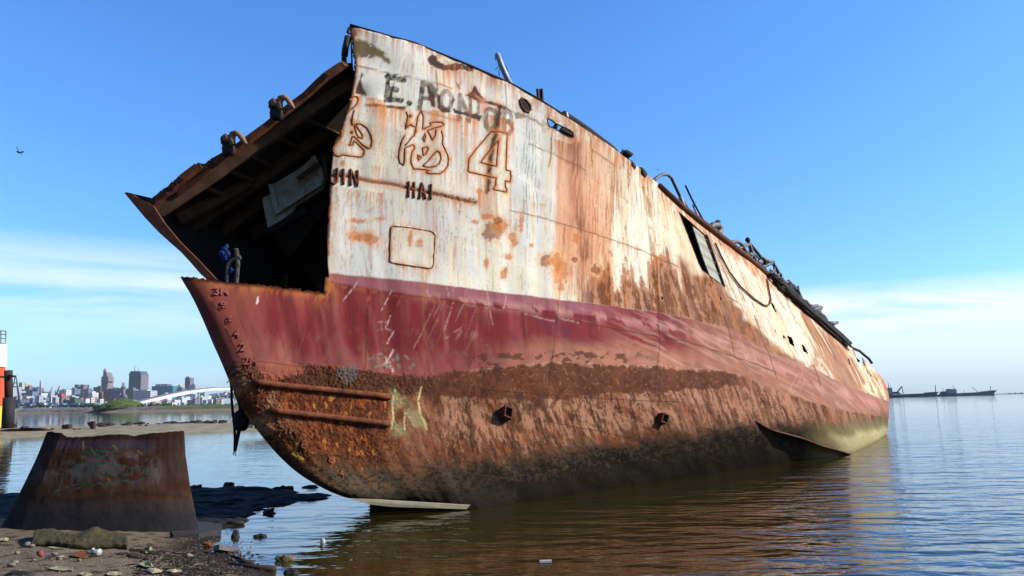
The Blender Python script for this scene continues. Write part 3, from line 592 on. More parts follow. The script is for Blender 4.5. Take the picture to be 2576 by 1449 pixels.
for k, (a, b) in enumerate((((990,1210),(940,1320)),((1185,1250),(1150,1330)),((1520,1260),(1480,1330)),((1560,1300),(1530,1370)),((1600,1290),(1560,1390)),((1640,1260),(1600,1400)),((1800,1220),(1720,1350)),((1690,1230),(1640,1320)))):
    lay((70, 42, 28), stroke(Zm(1000,700,2,[a, b]), 9, 4, 4, 8, 260 + k), 0.7)
lay((226, 180, 60), stroke(Zm(600,900,1.7045,[(690,1020),(665,1080),(700,1100),(720,1105)]), 6, 3, 3, 8, 270), 0.7); lay((220, 170, 70), spot(960, 1137, 14, 26, .6, 271), 0.0)
lay((226, 216, 212), stroke(Zm(600,900,4,[(1080,420),(1065,500),(1085,460)]), 4, 1.2), 0.8)
lay((60, 40, 34), sstep(.72, .80, fbm(X / 3, Yp / 3, 3, 272)) * low * (X > 900), 0.5)
# plates of slightly different age and paint
SS = np.concatenate([[0], np.cumsum(np.linalg.norm(np.diff(HP[:, jm], axis=0), axis=-1))])[:, None] + 0 * V
row_ = np.floor((V + 30 * n_big * 0) / 112.); tone = .90 + .17 * _hash(np.floor(SS / 3.4 + .37 * row_).astype(int), row_.astype(int), 312)
COLR = COLR * tone[..., None]
# --- dents and pitting as real relief
def dent(cx, cy, r, h): 
    global REL
    REL += h * np.exp(-((X - cx) ** 2 + (Yp - cy) ** 2) / (r * r))
for cx, cy, r, h in ((960,160,40,-.06),(1040,150,46,.05),(1180,230,30,-.05),(1100,215,36,.04),(1330,440,22,-.05),(1345,470,16,-.04),(1250,330,40,.03),(900,500,60,.02),(1000,640,70,-.02),(1150,600,60,.02),(905,230,20,-.05),(975,245,18,-.04),(1230,215,22,-.05),(1390,560,18,-.03)): dent(cx, cy, r, h)
REL += 0.035 * (fbm(U / 90, V / 130, 3, 280) - 0.5) + 0.03 * (fbm(U / 46, V * 0 + V / 400, 2, 281) - 0.5)
# frames showing through between the plates (the side has dished in between them)
SS = SS + 0.25 * (fbm(U / 60, V / 200, 3, 294) - .5)
REL += (0.002 + 0.010 * vnoise(SS / 1.3, V / 240, 295)) * (1 - .95 * low) * np.cos(2 * math.pi * SS / .62) * sstep(0, 60, rail_d) * (mS[:, None] > 2.2)
REL += 0.006 * (1 - .8 * low) * (np.abs(((V + 40 * n_big) / 118) % 1 - .5) * 2 - .5) * (mS[:, None] > 2.2)
REL += 0.010 * poly(Zm(1000,700,2,[(640,135),(655,126),(780,140),(900,160),(925,170),(938,190),(930,290),(925,390),(915,408),(895,412),(780,395),(650,375),(632,365),(634,250)]), 2)
REL += FLAKE * 0.011 * (sstep(.42, .6, fbm(X / 4, Yp / 4, 4, 282)) - 0.5)
gu = np.gradient(HP, axis=0); gv = np.gradient(HP, axis=1)
HN = np.cross(gu, gv); HN /= np.linalg.norm(HN, axis=-1, keepdims=True) + 1e-12
HN *= np.where(np.sum(HN * (CC - HP), -1, keepdims=True) < 0, -1, 1)
HN[mS < 2] = HN[np.argmin(abs(mS - 2.0))][None] if False else HN[mS < 2]
HP0 = HP
HP = HP + HN * REL[..., None] * (mS > 1.5)[:, None, None]

def hull_material():
    m = bpy.data.materials.new('weathered hull plating'); m.use_nodes = True; t = NT(m.node_tree)
    a = t.n('ShaderNodeAttribute', attribute_name='paint'); r = t.n('ShaderNodeAttribute', attribute_name='gloss'); fl = t.n('ShaderNodeAttribute', attribute_name='pit')
    tc = t.n('ShaderNodeTexCoord')
    n1 = t.n('ShaderNodeTexNoise', i={'Vector': (tc, 'Object'), 'Scale': 38.0, 'Detail': 6.0, 'Roughness': 0.7})
    n2 = t.n('ShaderNodeTexNoise', i={'Vector': (tc, 'Object'), 'Scale': 150.0, 'Detail': 4.0, 'Roughness': 0.6})
    hsv = t.n('ShaderNodeHueSaturation', i={'Saturation': 1.0, 'Value': t.math('ADD', 0.80, t.math('MULTIPLY', n1, 0.40)), 'Color': (a, 'Color')})
    sp = t.ramp(n2, [(0.66, 0.0), (0.74, 1.0)])
    c = t.mix(t.math('MULTIPLY', sp, 0.12), hsv, L3(92, 52, 34))
    h = t.math('ADD', t.math('MULTIPLY', n1, t.math('ADD', 0.25, (fl, 'Fac'))), t.math('MULTIPLY', n2, 0.25))
    bp = t.n('ShaderNodeBump', i={'Strength': 0.55, 'Distance': 0.02, 'Height': h})
    b = t.n('ShaderNodeBsdfPrincipled', i={'Base Color': (c, 2), 'Roughness': t.math('ADD', t.math('MULTIPLY', (r, 'Fac'), 0.3), 0.62), 'Normal': bp, 'Specular IOR Level': 0.06})
    t.n('ShaderNodeOutputMaterial', i={0: b})
    return m
# ------------------------------------------------------------------ the wreck: parts
M_HULL = hull_material()
M_DARK = mat('rust darkened for shade', L3(36, 26, 20), 0.9, noise=0.5, scale=3)  # rust colour lowered to stand in for the shade inside the hull
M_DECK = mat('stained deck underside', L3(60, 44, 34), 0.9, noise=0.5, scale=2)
M_BEAM = mat('rusty beam', L3(104, 72, 48), 0.9, noise=0.5, scale=4)
M_RUST = mat('brown rust', L3(104, 60, 40), 0.9, noise=0.45, scale=5, bump=0.5, bscale=45)
M_ORUST = mat('orange rust', L3(138, 74, 40), 0.9, noise=0.5, scale=7, bump=0.6, bscale=40, col2=L3(78, 42, 28))
M_BEAD = mat('weld rust', L3(150, 90, 56), 0.85, noise=0.5, scale=9)
M_WHITE = mat('stained white paint', L3(205, 198, 182), 0.6, noise=0.3, scale=4, col2=L3(160, 130, 100))
M_CREAM = mat('weathered boards', L3(168, 164, 142), 0.7, noise=0.25, scale=5)
M_STEEL = mat('grey weathered steel', L3(112, 108, 110), 0.6, noise=0.4, scale=8, metal=0.2)
M_PALE = mat('pale galvanised steel', L3(190, 192, 196), 0.5, noise=0.25, scale=8)
M_BLACK = mat('black grimy steel', L3(46, 42, 42), 0.8, noise=0.4, scale=6)
M_KEEL = mat('dried mud on steel', L3(160, 150, 126), 0.9, noise=0.25, scale=6)

front = (mS >= 1.0)
_fi = np.nonzero(front)[0]; XF, YF = X[_fi], Y_[_fi]
def surf(px, py, off=0.0, base=None):
    k = np.argmin((XF - px) ** 2 + (YF - py) ** 2); i, j = np.unravel_index(k, XF.shape); i = _fi[i]
    p = (HP if base is None else base)[i, j]; n = HN[i, j]
    # slide along the tangent plane to the exact sight line
    d = ray(px, py); d = d / np.linalg.norm(d); t = np.dot(p - CC, n) / np.dot(d, n); q = CC + d * t
    if np.linalg.norm(q - p) > 0.25: q = p
    return q + n * off, n
def on_hull(pts, off=0.0, sub=0):
    if sub:
        o = []
        for a, b in zip(pts[:-1], pts[1:]):
            L = math.hypot(b[0] - a[0], b[1] - a[1]); k = max(1, int(L / sub))
            o += [(a[0] + (b[0] - a[0]) * i / k, a[1] + (b[1] - a[1]) * i / k) for i in range(k)]
        pts = o + [pts[-1]]
    return [surf(x, y, off)[0] for x, y in pts]
YR = X[:, -1]; _m = (mS >= 3) & (mS <= 13)
def at_rail(px, py, dy=0.15):
    return atY(px, py, float(np.interp(px, X[_m, -1], Q[_m, -1, 2])) + dy)

wreck = empty('shipwreck', (4.0, 15.5, 0), 'rusty beached cargo ship heeling over in shallow water, bow plates cut away', 'shipwreck')
hull = link_mesh('hull', grid_mesh('hull', HP, KEEP, {'paint': COLR, 'gloss': ROUGH, 'pit': FLAKE}), M_HULL, wreck)
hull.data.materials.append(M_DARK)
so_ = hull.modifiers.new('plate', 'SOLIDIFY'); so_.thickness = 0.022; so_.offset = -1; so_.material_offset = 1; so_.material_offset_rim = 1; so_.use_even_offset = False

def behind(px, py, dd):
    p = surf(px, py)[0]; d = ray(px, py); d = d / np.linalg.norm(d); return p + d * dd
def part(name, mb, m, parent=None, label=None, sm=None):
    o = mb.build(name, m, parent or wreck, sm)
    if label: o['label'] = label
    return o
# forecastle deck seen from below, with its beams
def plane_hit(px, py, O, n): d = ray(px, py); return CC + d * (np.dot(O - CC, n) / np.dot(d, n))
DO = atY(385, 520, 12.6); DE = atY(872, 170, 12.85) - DO; DT = atY(626, 508, 14.0) - atY(512, 464, 12.65)
DN = np.cross(DE, DT); DN /= np.linalg.norm(DN)
EDGE = [(386,521),(392,508),(404,500),(416,488),(432,480),(443,466),(452,462),(460,452),(500,422),(512,425),(524,424),(536,412),(560,399),(584,384),(600,374),(640,344),(676,318),(700,298),(740,266),(770,244),(800,214),(824,192),(850,175),(862,167),(874,166)]
deckpix = EDGE + [(940,215),(1060,250),(1180,335),(1180,480),(1000,580),(900,640),(760,690),(610,705),(545,690),(500,640),(430,572)]
pl = [plane_hit(x, y, DO, DN) for x, y in deckpix]
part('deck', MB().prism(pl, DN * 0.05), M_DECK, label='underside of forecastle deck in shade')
def deck_bar(a, b, w, h, m, name='deck_beam', off=None):
    A = plane_hit(*a, DO, DN); B = plane_hit(*b, DO, DN); c = -DN * (h / 2 + 0.004)
    part(name, MB().bar(A + c, B + c, w, h, DN), m)
def zq(*p): return Zm(400, 200, 1.704, p)
for a, b in ((zq((215,850),(700,530))), (zq((700,530),(1325,110))), (zq((330,900),(740,690))), (zq((360,985),(1180,400))), (zq((480,1050),(1290,430))), (zq((560,1110),(1200,720)))):
    deck_bar(a, b, 0.10, 0.20, M_BEAM)
for a, b in ((zq((490,722),(770,835))), (zq((625,625),(890,735))), (zq((745,535),(1040,690))), (zq((890,420),(1190,590))), (zq((1040,320),(1290,440)))):
    deck_bar(a, b, 0.05, 0.12, M_BEAM, 'deck_stiffener')
# torn deck edge strip
mb = MB()
for (a, b) in zip(EDGE[:-1], EDGE[1:]): mb.bar(plane_hit(*a, DO, DN) + DN * .02, plane_hit(*b, DO, DN) + DN * .02, 0.09, 0.12, DN)
part('deck_edge', mb, M_ORUST)
mb = MB(); mb.prism([atY(x, y, 12.62) for x, y in zq((330,745),(395,690),(470,622),(535,632),(520,650),(440,720),(345,790))], (0.0, .03, .01)); part('torn_plate', mb, M_RUST)
# starboard bow plating and stem
SIL = [(313,486),(338,516),(365,548),(400,585),(430,612),(455,634),(480,661),(505,690),(524,706),(590,770),(700,840)]
mb = MB(); ys = np.linspace(12.5, 13.6, len(SIL)); A = [atY(x, y, Y) for (x, y), Y in zip(SIL, ys)]; n = len(A)
B = [a + np.array([1.2, 3.2, 0.2]) for a in A]; mb.add(A + B, [(i, i + 1, i + 1 + n, i + n) for i in range(n - 1)], True)
o = part('starboard_shell', mb, M_DARK); q = o.modifiers.new('plate', 'SOLIDIFY'); q.thickness = 0.04
part('stem_plate', MB().prism([atY(x, y, 12.48) for x, y in [(313,486),(320,492),(333,488),(345,498),(372,509),(388,522),(412,560),(450,606),(500,656),(545,704),(524,704),(505,690),(480,661),(455,634),(430,612),(400,585),(365,548),(338,516)]], (0.01, 0.05, 0)), M_RUST)
part('bulkhead', MB().prism([(-1.3, 13.9, .2), (-1.3, 13.9, 8.15), (-5.6, 17.6, 4.5), (-4.6, 17.2, 2.2), (-3.4, 16.0, .9)], (.05, .05, 0)), M_DARK)  # inner back wall, its top raised to block stray sun
part('hidden_sun_screen', MB().prism([(-1.15, 14.1, 5.2), (-2.6, 18.6, 3.8), (-2.6, 18.6, 7.7), (-1.15, 14.1, 8.1)], (-.05, 0, 0)), M_DARK)  # unseen plate added to keep sun off the deck underside
# white inner panel under the deck
pn = part('inner_panel', MB().prism([atY(x, y, 14.1) for x, y in zq((825,800),(880,772),(886,720),(1040,630),(1118,560),(1160,620),(1185,690),(1172,740),(1120,780),(1010,850),(1000,875),(930,930),(905,960),(860,982))], (.02, .05, 0)), M_WHITE)
for a, b, w in ((zq((878,720),(912,880)) + [.07])[:3], (zq((900,885),(1165,712)) + [.06])[:3], (zq((1120,560),(1178,700)) + [.05])[:3]):
    part('panel_frame', MB().bar(atY(*a, 14.02), atY(*b, 14.02), w, .09), M_WHITE, pn)
for a, b in (zq((1180,560),(1195,700)), zq((1030,690),(1150,600))): part('bracket', MB().bar(atY(*a, 13.9), atY(*b, 13.9), .05, .08), M_BEAM)
part('frame_rib', MB().tube([atY(x, y, 13.4) for x, y in zq((950,1240),(968,1245),(962,1300),(968,1330))], .012), M_ORUST)
part('frame_rib', MB().bar(atY(*zq((1090, 870))[0], 13.6), atY(*zq((850, 1000))[0], 13.9), .1, .12), M_DARK)
# main deck and far side (closing the hull)
ks = [i for i in range(len(mS)) if 5.0 <= mS[i] <= 13]; ks = ks[::6]
mb = MB(); A = []; B = []
for i in ks:
    x = X[i, -1]; drop = 0.95 * (1 - float(sstep(1400, 1500, x))) + 0.05; j = -1
    a = HP0[i, -1] + np.array([-0.12, 0.12, -drop]); A.append(a); B.append(a + np.array([-3.6, 3.6, -3.0]) * (0.55 + 0.45 * float(sstep(880, 1300, x))))
n = len(A); mb.add(A + B, [(i, i + 1, i + 1 + n, i + n) for i in range(n - 1)], True)
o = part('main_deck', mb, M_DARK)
mb = MB(); D = [b + np.array([.4, -.4, -min(7, b[2] + .4)]) for b in B]; mb.add(B + D, [(i, i + 1, i + 1 + n, i + n) for i in range(n - 1)], True); part('far_side', mb, M_RUST)
# rail cap, coaming and gunwale along the top
part('rail_cap', MB().tube([at_rail(x, y - 1, 0.0) for x, y in RAIL[5:13] + [(1540, 372)]], .026, 6), M_DARK)
co = Zm(1700,200,4,[(778,740),(830,706),(960,790),(1150,925),(1300,1040),(1440,1145),(1500,1210)])
part('coaming', MB().tube([at_rail(x, y + 7, .25) for x, y in co], .09, 4), M_BLACK)
part('coaming_bracket', MB().bar(at_rail(*Zm(1700,200,4,[(845,720)])[0], .1), at_rail(*Zm(1700,200,4,[(862,800)])[0], .1), .05), M_PALE)
part('gunwale', MB().tube([at_rail(x, y - 1, -0.12) for x, y in RAIL[15:23]], [.05, .07, .085, .09, .09, .1, .1, .08], 7), M_RUST)
part('hawse_ring', MB().tube(on_hull(HAWSE + HAWSE[:2], .01, 8), .025, 6), M_RUST)
part('slot_rim', MB().tube(on_hull(SLOT + SLOT[:2], .0, 5), .013, 5), M_DARK)
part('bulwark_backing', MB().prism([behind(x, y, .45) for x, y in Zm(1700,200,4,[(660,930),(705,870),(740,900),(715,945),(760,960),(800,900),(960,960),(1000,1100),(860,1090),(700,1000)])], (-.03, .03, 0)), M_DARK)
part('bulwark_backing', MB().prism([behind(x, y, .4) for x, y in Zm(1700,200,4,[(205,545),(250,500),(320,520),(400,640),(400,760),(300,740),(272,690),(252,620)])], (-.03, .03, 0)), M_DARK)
part('door_frame', MB().tube(on_hull(DOOR + DOOR[:2], .0, 16), .014, 6), M_RUST)
dp = [surf(x, y, -.03, HP0)[0] for x, y in Zm(2000,450,2.576,[(868,770),(985,866),(1072,1100),(1158,1350),(1040,1265),(970,1080)])]
pnl = part('door_panel', MB().prism(dp, (-.03, .03, 0)), M_CREAM)
for k in range(4):
    f = (k + .8) / 5; a = np.array(dp[0]) * (1 - f) + np.array(dp[4]) * f; b = np.array(dp[1]) * (1 - f) + np.array(dp[3]) * f
    part('batten', MB().bar(a + np.array([.02, -.03, 0]), b + np.array([.02, -.03, 0]), .010, .012), M_STEEL, pnl)
part('door_jamb', MB().bar(surf(*Zm(2000,450,2.576,[(985,885)])[0], .02, HP0)[0], surf(*Zm(2000,450,2.576,[(1146,1332)])[0], .0, HP0)[0], .05), M_BLACK)
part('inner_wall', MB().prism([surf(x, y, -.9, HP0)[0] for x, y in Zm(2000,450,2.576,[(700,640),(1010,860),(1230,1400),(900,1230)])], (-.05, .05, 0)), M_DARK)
# bow corner stiffeners
for q, w in (([(318,130),(290,200),(318,215)], .05), ([(300,250),(262,420),(250,520)], .12), ([(245,540),(250,640)], .13), ([(335,110),(345,400),(352,640)], .04)):
    part('bulwark_stay', MB().tube([atY(x, y, 13.0) for x, y in Zm(1100,60,4,q)], w / 2, 4), M_BLACK)
part('bulwark_stay', MB().tube([atY(x, y, 13.1) for x, y in Zm(1100,60,4,[(360,660),(220,670),(130,760)])], .07, 5), M_BLACK)
# welded characters and letters
for k in ('jin', 'hai', 'four'):
    mb = MB()
    for q in GLY[k]: mb.tube(on_hull(q, .003, 4), .0105, 6)
    part('raised_character', mb, M_BEAD)
for k, q in (('J', [[(150,672),(150,850),(112,882),(58,862)]]), ('I', [[(235,682),(235,892)]]), ('N', [[(332,905),(332,690),(425,908),(425,700)]]), ('H', [[(1118,852),(1112,1062)],[(1190,860),(1186,1072)],[(1116,950),(1190,962)]]), ('A', [[(1260,1085),(1295,875),(1342,1088)],[(1275,1000),(1330,1010)]]), ('I', [[(1418,888),(1412,1092)]])):
    mb = MB()
    for p in q: mb.tube(on_hull(Zm(1100,400,4,p), .012, 5), .024, 6)
    part('raised_letter', mb, M_ORUST)
M_FAINT = mat('white painted bead', L3(206, 202, 190), .6, noise=.1)
for q in ([(735,370),(670,370),(650,410),(700,440),(712,470),(650,482)], [(760,502),(810,410),(842,512)], [(885,520),(890,402),(950,520),(956,402)], [(1458,600),(1490,530),(1502,610)], [(1685,590),(1680,650),(1720,672),(1742,600)], [(1800,720),(1812,620),(1872,730),(1882,640)],
          [(440,0),(480,70),(520,100)], [(560,-160),(560,-90)], [(640,-140),(650,-80)], [(440,-20),(445,-70),(560,-60)], [(620,-60),(700,-40),(740,30),(720,75)], [(1850,200),(1890,240),(1840,280),(1900,320),(1860,380),(1900,440)], [(1830,310),(1812,370),(1840,440)], [(1020,-10),(1015,110)], [(920,95),(955,160)], [(1008,170),(1012,250)]):
    part('faint_letter', MB().tube(on_hull(Zm(1100,400,4,q), -.002, 5), .0055, 5), M_FAINT)
def draft(txt, px, py, hgt, m=None):
    cu = bpy.data.curves.new('t', 'FONT'); cu.body = txt; cu.size = hgt / 0.70; cu.extrude = .006; cu.offset = .004; cu.align_x = 'CENTER'; cu.align_y = 'CENTER'
    ob = bpy.data.objects.new('t', cu); COL.objects.link(ob); bpy.context.view_layer.update()
    me = bpy.data.meshes.new_from_object(ob.evaluated_get(bpy.context.evaluated_depsgraph_get())); bpy.data.objects.remove(ob)
    p, nn = surf(px, py, .018); a, _ = surf(px + 14, py + .6, .018); tx = Vector(a - p).normalized(); nz = Vector(nn); ty = nz.cross(tx).normalized(); nz = tx.cross(ty)
    R = Matrix((tx, ty, nz)).transposed().to_4x4(); me.transform(Matrix.Translation(Vector(p)) @ R)
    link_mesh('draft_mark', me, m or M_RED2, wreck)
M_RED2 = mat('rusted red paint', L3(150, 74, 62), .7, noise=.2, scale=12)
for s, x, y, z in (('3M', 590, 345, 600), ('8', 615, 532, 600), ('6', 705, 718, 600), ('4', 800, 910, 600), ('2', 878, 1095, 600), ('2M', 985, 1280, 600)):
    (qx, qy), = Zm(600, 900, 4, [(x, y)]); draft(s, qx, qy, .118)
for s, x, y in (('8', 470, 345), ('6', 560, 530), ('4', 790, 890), ('1M', 960, 1095), ('8', 1140, 1285)):
    (qx, qy), = Zm(740, 1180, 4, [(x, y)]); draft(s, qx, qy, .11, M_ORUST)
for s, x, y in (('6', 880, 1110), ('4', 940, 1195)):
    (qx, qy), = Zm(600, 900, 1.7045, [(x, y)]); draft(s, qx, qy, .11, M_ORUST)
# rubbing bars, welded plate, pockets, bilge keel, keel bar
for q in ([(462,440),(1000,505),(1500,558),(2000,608),(2305,642)], [(672,822),(1200,882),(1700,938),(2292,1004)]):
    part('rubbing_bar', MB().tube(on_hull(Zm(740,1180,4,q), .03, 20), .048, 8), M_ORUST)
pp = Zm(1000,700,2,[(640,135),(655,126),(780,140),(900,160),(925,170),(938,190),(930,290),(925,390),(915,408),(895,412),(780,395),(650,375),(632,365),(634,250)])
pv = [surf(x, y, .035, HP0)[0] for x, y in pp]; pb = [surf(x, y, -.01, HP0)[0] for x, y in pp]; n = len(pv)
part('weld_bead', MB().tube(on_hull(pp + pp[:2], .004, 6), .011, 6), M_BEAD, label='rusty weld outline of a square patch on the bow')
def pocket(q):
    c = [surf(x, y, 0, HP0) for x, y in q]; nn = sum(k[1] for k in c); nn /= np.linalg.norm(nn); o = [k[0] + nn * .13 + np.array([.02, 0, 0]) for k in c]; b = [k[0] - nn * .02 for k in c]
    mb = MB()
    for i in range(4):
        j = (i + 1) % 4; ci = sum(o) / 4; i1 = o[i] * .78 + ci * .22; j1 = o[j] * .78 + ci * .22
        mb.add([o[i], o[j], b[j], b[i]], [(0, 1, 2, 3)]); mb.add([o[i], o[j], j1, i1], [(0, 1, 2, 3)]); mb.add([i1, j1, j1 - nn * .09, i1 - nn * .09], [(0, 1, 2, 3)])
    mb.add([o[i] * .78 + sum(o) / 4 * .22 - nn * .09 for i in range(4)], [(0, 1, 2, 3)])
    part('bracket_box', mb, M_RUST)
pocket(Zm(1600,1200,1.84,[(168,322),(218,340),(208,408),(160,388)])); pocket(Zm(1600,1200,1.84,[(1140,358),(1178,372),(1168,430),(1128,416)]))
bk = Zm(1600,1200,1.84,[(1748,402),(1790,430),(1845,455),(1930,478),(2020,503),(2130,548),(2220,572),(2330,605)])
A = [surf(x, y, -.02, HP0)[0] for x, y in bk]; wd = [.04, .13, .17, .24, .22, .26, .27, .22]
B = [a + np.array([.42, -.75, -.22]) * w for a, w in zip(A, wd)]; n = len(A)
mb = MB().add(A + B, [(i, i + 1, i + 1 + n, i + n) for i in range(n - 1)], True); o = part('bilge_keel', mb, M_RUST); q = o.modifiers.new('plate', 'SOLIDIFY'); q.thickness = .03
kb = [(880,1254),(960,1259),(1080,1266),(1180,1272),(1172,1281),(1080,1279),(985,1275),(925,1268),(898,1260)]
part('keel_bar', MB().prism([atY(x, y, 11.7 + (x - 880) / 300 * .7) for x, y in kb], (.02, .10, .0)), M_KEEL)
# fairleads on the torn deck edge
M_CAST = mat('worn casting', L3(164, 128, 100), .85, noise=.45, scale=9, bump=.5)
def fairlead(zx, zy, s):
    def w(x, y, Y=12.62): (q,) = Zm(740, 200, 5.152, [(zx + x * s, zy + y * s)]); return atY(*q, Y)
    mb = MB(); mb.tube([w(-70, 190), w(-60, 60), w(-75, -40)], [.06, .065, .06], 10)
    mb.tube([w(0, 190), w(10, 60), w(40, -20)], [.10, .085, .05], 10); mb.tube([w(-130, 92), w(-20, 60)], .03, 6)
    mb.blob(w(-75, -60), (.085, .08, .11), 3, 2, .25)
    f = part('fairlead', mb, M_BLACK)
    part('horn', MB().tube([w(60, 20, 12.52), w(30, -90, 12.52), w(60, -170, 12.52), w(110, -190, 12.5), w(170, -160, 12.5), w(220, -90, 12.52), w(280, 0, 12.52)], [.05, .065, .06, .055, .045, .05, .035], 8), M_CAST, f)
    part('horn', MB().blob(w(-50, -100, 12.5), (.07, .05, .07), 8, 2, .2), M_CAST, f)
fairlead(1010, 850, 1.0); fairlead(180, 1470, 1.0)
# gear along the rail
def pipe(name, q, r, m, dy=.2, n=7): part(name, MB().tube([at_rail(x, y, dy) for x, y in q], r, n), m)
pipe('mast_stub', Zm(1100,60,4,[(2310,480),(2360,620),(2420,760),(2490,900)]), .06, M_PALE, .4)
for q in ([(2300,500),(2285,540),(2292,575)], [(2390,620),(2440,660),(2445,700),(2415,720)], [(2345,680),(2335,740),(2345,790)], [(2460,780),(2492,800),(2480,830)], [(2340,640),(2290,700)]): pipe('loose_wire', Zm(1100,60,4,q), .008, M_BLACK, .4, 5)
part('bracket_post', MB().bar(at_rail(*Zm(1700,200,4,[(475,405)])[0], .2), at_rail(*Zm(1700,200,4,[(490,560)])[0], .2), .13, .05, (1, -1, 0)).bar(at_rail(*Zm(1700,200,4,[(515,398)])[0], .15), at_rail(*Zm(1700,200,4,[(525,580)])[0], .15), .04), M_BLACK)
mb = MB().tube([at_rail(x, y, .2) for x, y in Zm(1700,200,4,[(1640,1370),(1645,1300)])], .09, 8); mb.blob(at_rail(*Zm(1700,200,4,[(1645, 1285)])[0], .2), (.16, .14, .09), 4, 2, .5)
for q in ([(1600,1210),(1605,1260)], [(1575,1275),(1610,1250)], [(1660,1280),(1695,1280)], [(1670,1330),(1695,1360),(1680,1372)], [(1535,1240),(1535,1255)]): mb.tube([at_rail(x, y, .2) for x, y in Zm(1700,200,4,q)], .014, 5)
part('winch_head', mb, M_BLACK)
for q, r in (([(320,265),(350,300)], .1), ([(405,330),(440,362)], .12), ([(575,465),(600,490)], .08), ([(700,570),(720,590)], .07)): pipe('deck_fitting', Zm(2000,450,2.576,q), r, M_BLACK, .1)
pipe('davit_arm', Zm(2000,450,2.576,[(515,425),(560,385),(610,358),(650,357),(685,385),(760,545),(855,700)]), .045, M_STEEL, .3)
pipe('davit_arm', Zm(2000,450,2.576,[(762,555),(800,650)]), .06, M_PALE, .25)
pipe('antenna', Zm(2000,450,2.576,[(808,455),(860,565),(920,680),(1000,820)]), .028, M_BLACK, .3)
pipe('antenna', Zm(2000,450,2.576,[(872,620),(900,690),(950,790)]), .026, M_STEEL, .3); pipe('antenna', Zm(2000,450,2.576,[(885,655),(925,740),(975,800)]), .03, M_PALE, .25)
pipe('vent_pipe', Zm(2000,450,2.576,[(1005,835),(1045,800),(1090,800),(1115,830),(1100,865),(1065,885)]), .10, M_STEEL, .3, 9)
pipe('vent_pipe', Zm(2000,450,2.576,[(1075,800),(1080,775),(1095,770)]), .07, M_BLACK, .3)
pipe('gooseneck', Zm(2000,450,2.576,[(1170,975),(1215,945),(1260,940),(1295,962),(1350,1060),(1420,1170)]), .06, M_STEEL, .3)
RL = [([(1230,1022),(1300,990),(1355,965)], .05), ([(1350,925),(1385,1040),(1440,1160),(1480,1225)], .055), ([(1360,950),(1420,1020),(1475,1090)], .05), ([(1475,1090),(1520,1110),(1565,1128)], .06), ([(1455,1170),(1520,1145),(1565,1125)], .05), ([(1430,1130),(1460,1110)], .06), ([(1565,1125),(1590,1160),(1625,1225)], .05), ([(1540,1230),(1580,1190),(1575,1240)], .04), ([(1600,1290),(1615,1230),(1660,1320)], .035),
      ([(1625,1230),(1665,1290),(1700,1295)], .05), ([(1650,1320),(1700,1290),(1730,1350)], .045), ([(1690,1380),(1700,1300)], .03), ([(1730,1350),(1780,1400),(1800,1448)], .05), ([(1345,1055),(1400,1050)], .06), ([(1340,1120),(1355,1075)], .02)]
for q, r in RL: pipe('bent_railing', Zm(2000,450,2.576,q), r * 1.15, M_STEEL, .35)
for k, (x, y) in enumerate([(1350,925),(1355,1045),(1475,1092),(1565,1126),(1625,1228),(1700,1295),(1730,1340),(1500,1130)]): part('railing_joint', MB().blob(at_rail(*Zm(2000,450,2.576,[(x, y)])[0], .35), .09, k, 1, .4), M_BLACK)
R2 = [([(1100,690),(1150,760),(1190,830)], .10), ([(1190,830),(1250,890),(1300,960)], .06), ([(1190,870),(1360,945),(1480,1040)], .05), ([(1300,965),(1440,940)], .05), ([(1370,1005),(1490,965)], .06), ([(1490,965),(1465,1040)], .04), ([(1460,1040),(1530,1090),(1560,1140)], .06), ([(1510,1080),(1550,1140)], .04), ([(1600,1170),(1660,1185),(1710,1170)], .05), ([(1640,1165),(1660,1215)], .04), ([(1000,640),(1040,700)], .05), ([(1040,610),(1080,640),(1090,690)], .05), ([(880,560),(910,500),(960,640)], .05), ([(850,380),(855,560)], .03), ([(1020,660),(1045,740)], .03), ([(1080,680),(1085,760)], .04)]
for q, r in R2: pipe('bent_railing', Zm(2400,800,4.025,[(x + 6, y - 9) for x, y in q]), r * 1.3, M_STEEL, .4)
rng = random.Random(9); top = None
for k in range(15):
    x = 1880 + k * 15 + rng.uniform(-5, 5); y = float(np.interp(x, rx, ry)) + 3; hgt_ = rng.uniform(12, 30) * (1 - k * .022); t1 = (x + rng.uniform(-2, 9), y - hgt_)
    part('bent_railing', MB().tube([at_rail(*q, .3) for q in ((x, y), (x + rng.uniform(-3, 5), y - hgt_ * .55), t1)], .032, 5), M_STEEL)
    if top is not None and k % 5 != 4: part('bent_railing', MB().tube([at_rail(*q, .3) for q in (top, ((top[0] + t1[0]) / 2 + rng.uniform(-3, 3), (top[1] + t1[1]) / 2 + rng.uniform(0, 7)), t1)], .028, 5), M_STEEL if k % 2 else M_BLACK)
    top = t1
mb = MB(); mb.blob(at_rail(*Zm(2400,800,4.025,[(1140,770)])[0], .4), (.2, .2, .22), 2, 2, .9); part('tangled_netting', mb, M_BLACK)
rng = random.Random(5)
for k in range(17):
    o_ = rng.uniform(-22, 46); q = []
    for x, y in [(745 + k * 11, 520 + k * 9), (900, 668), (1000, 765), (1120, 870), (1250, 985), (1370, 1085), (1500, 1195), (1700, 1365), (1830, 1480 + rng.uniform(-20, 20))]:
        q.append((x + rng.uniform(-16, 16) + o_ * .5, y + o_ + rng.uniform(-20, 20) - 6))
    part('cable', MB().tube(on_hull(Zm(2400,800,4.025,q), rng.uniform(.05, .22), 10), rng.uniform(.022, .05), 6), M_BLACK if k % 3 else M_DARK)
pipe('torn_coaming', Zm(2700,1150,3.407,[(460,-10),(540,50),(620,92),(690,120),(740,165),(790,205),(830,262)]), .06, M_BLACK, .2, 5)
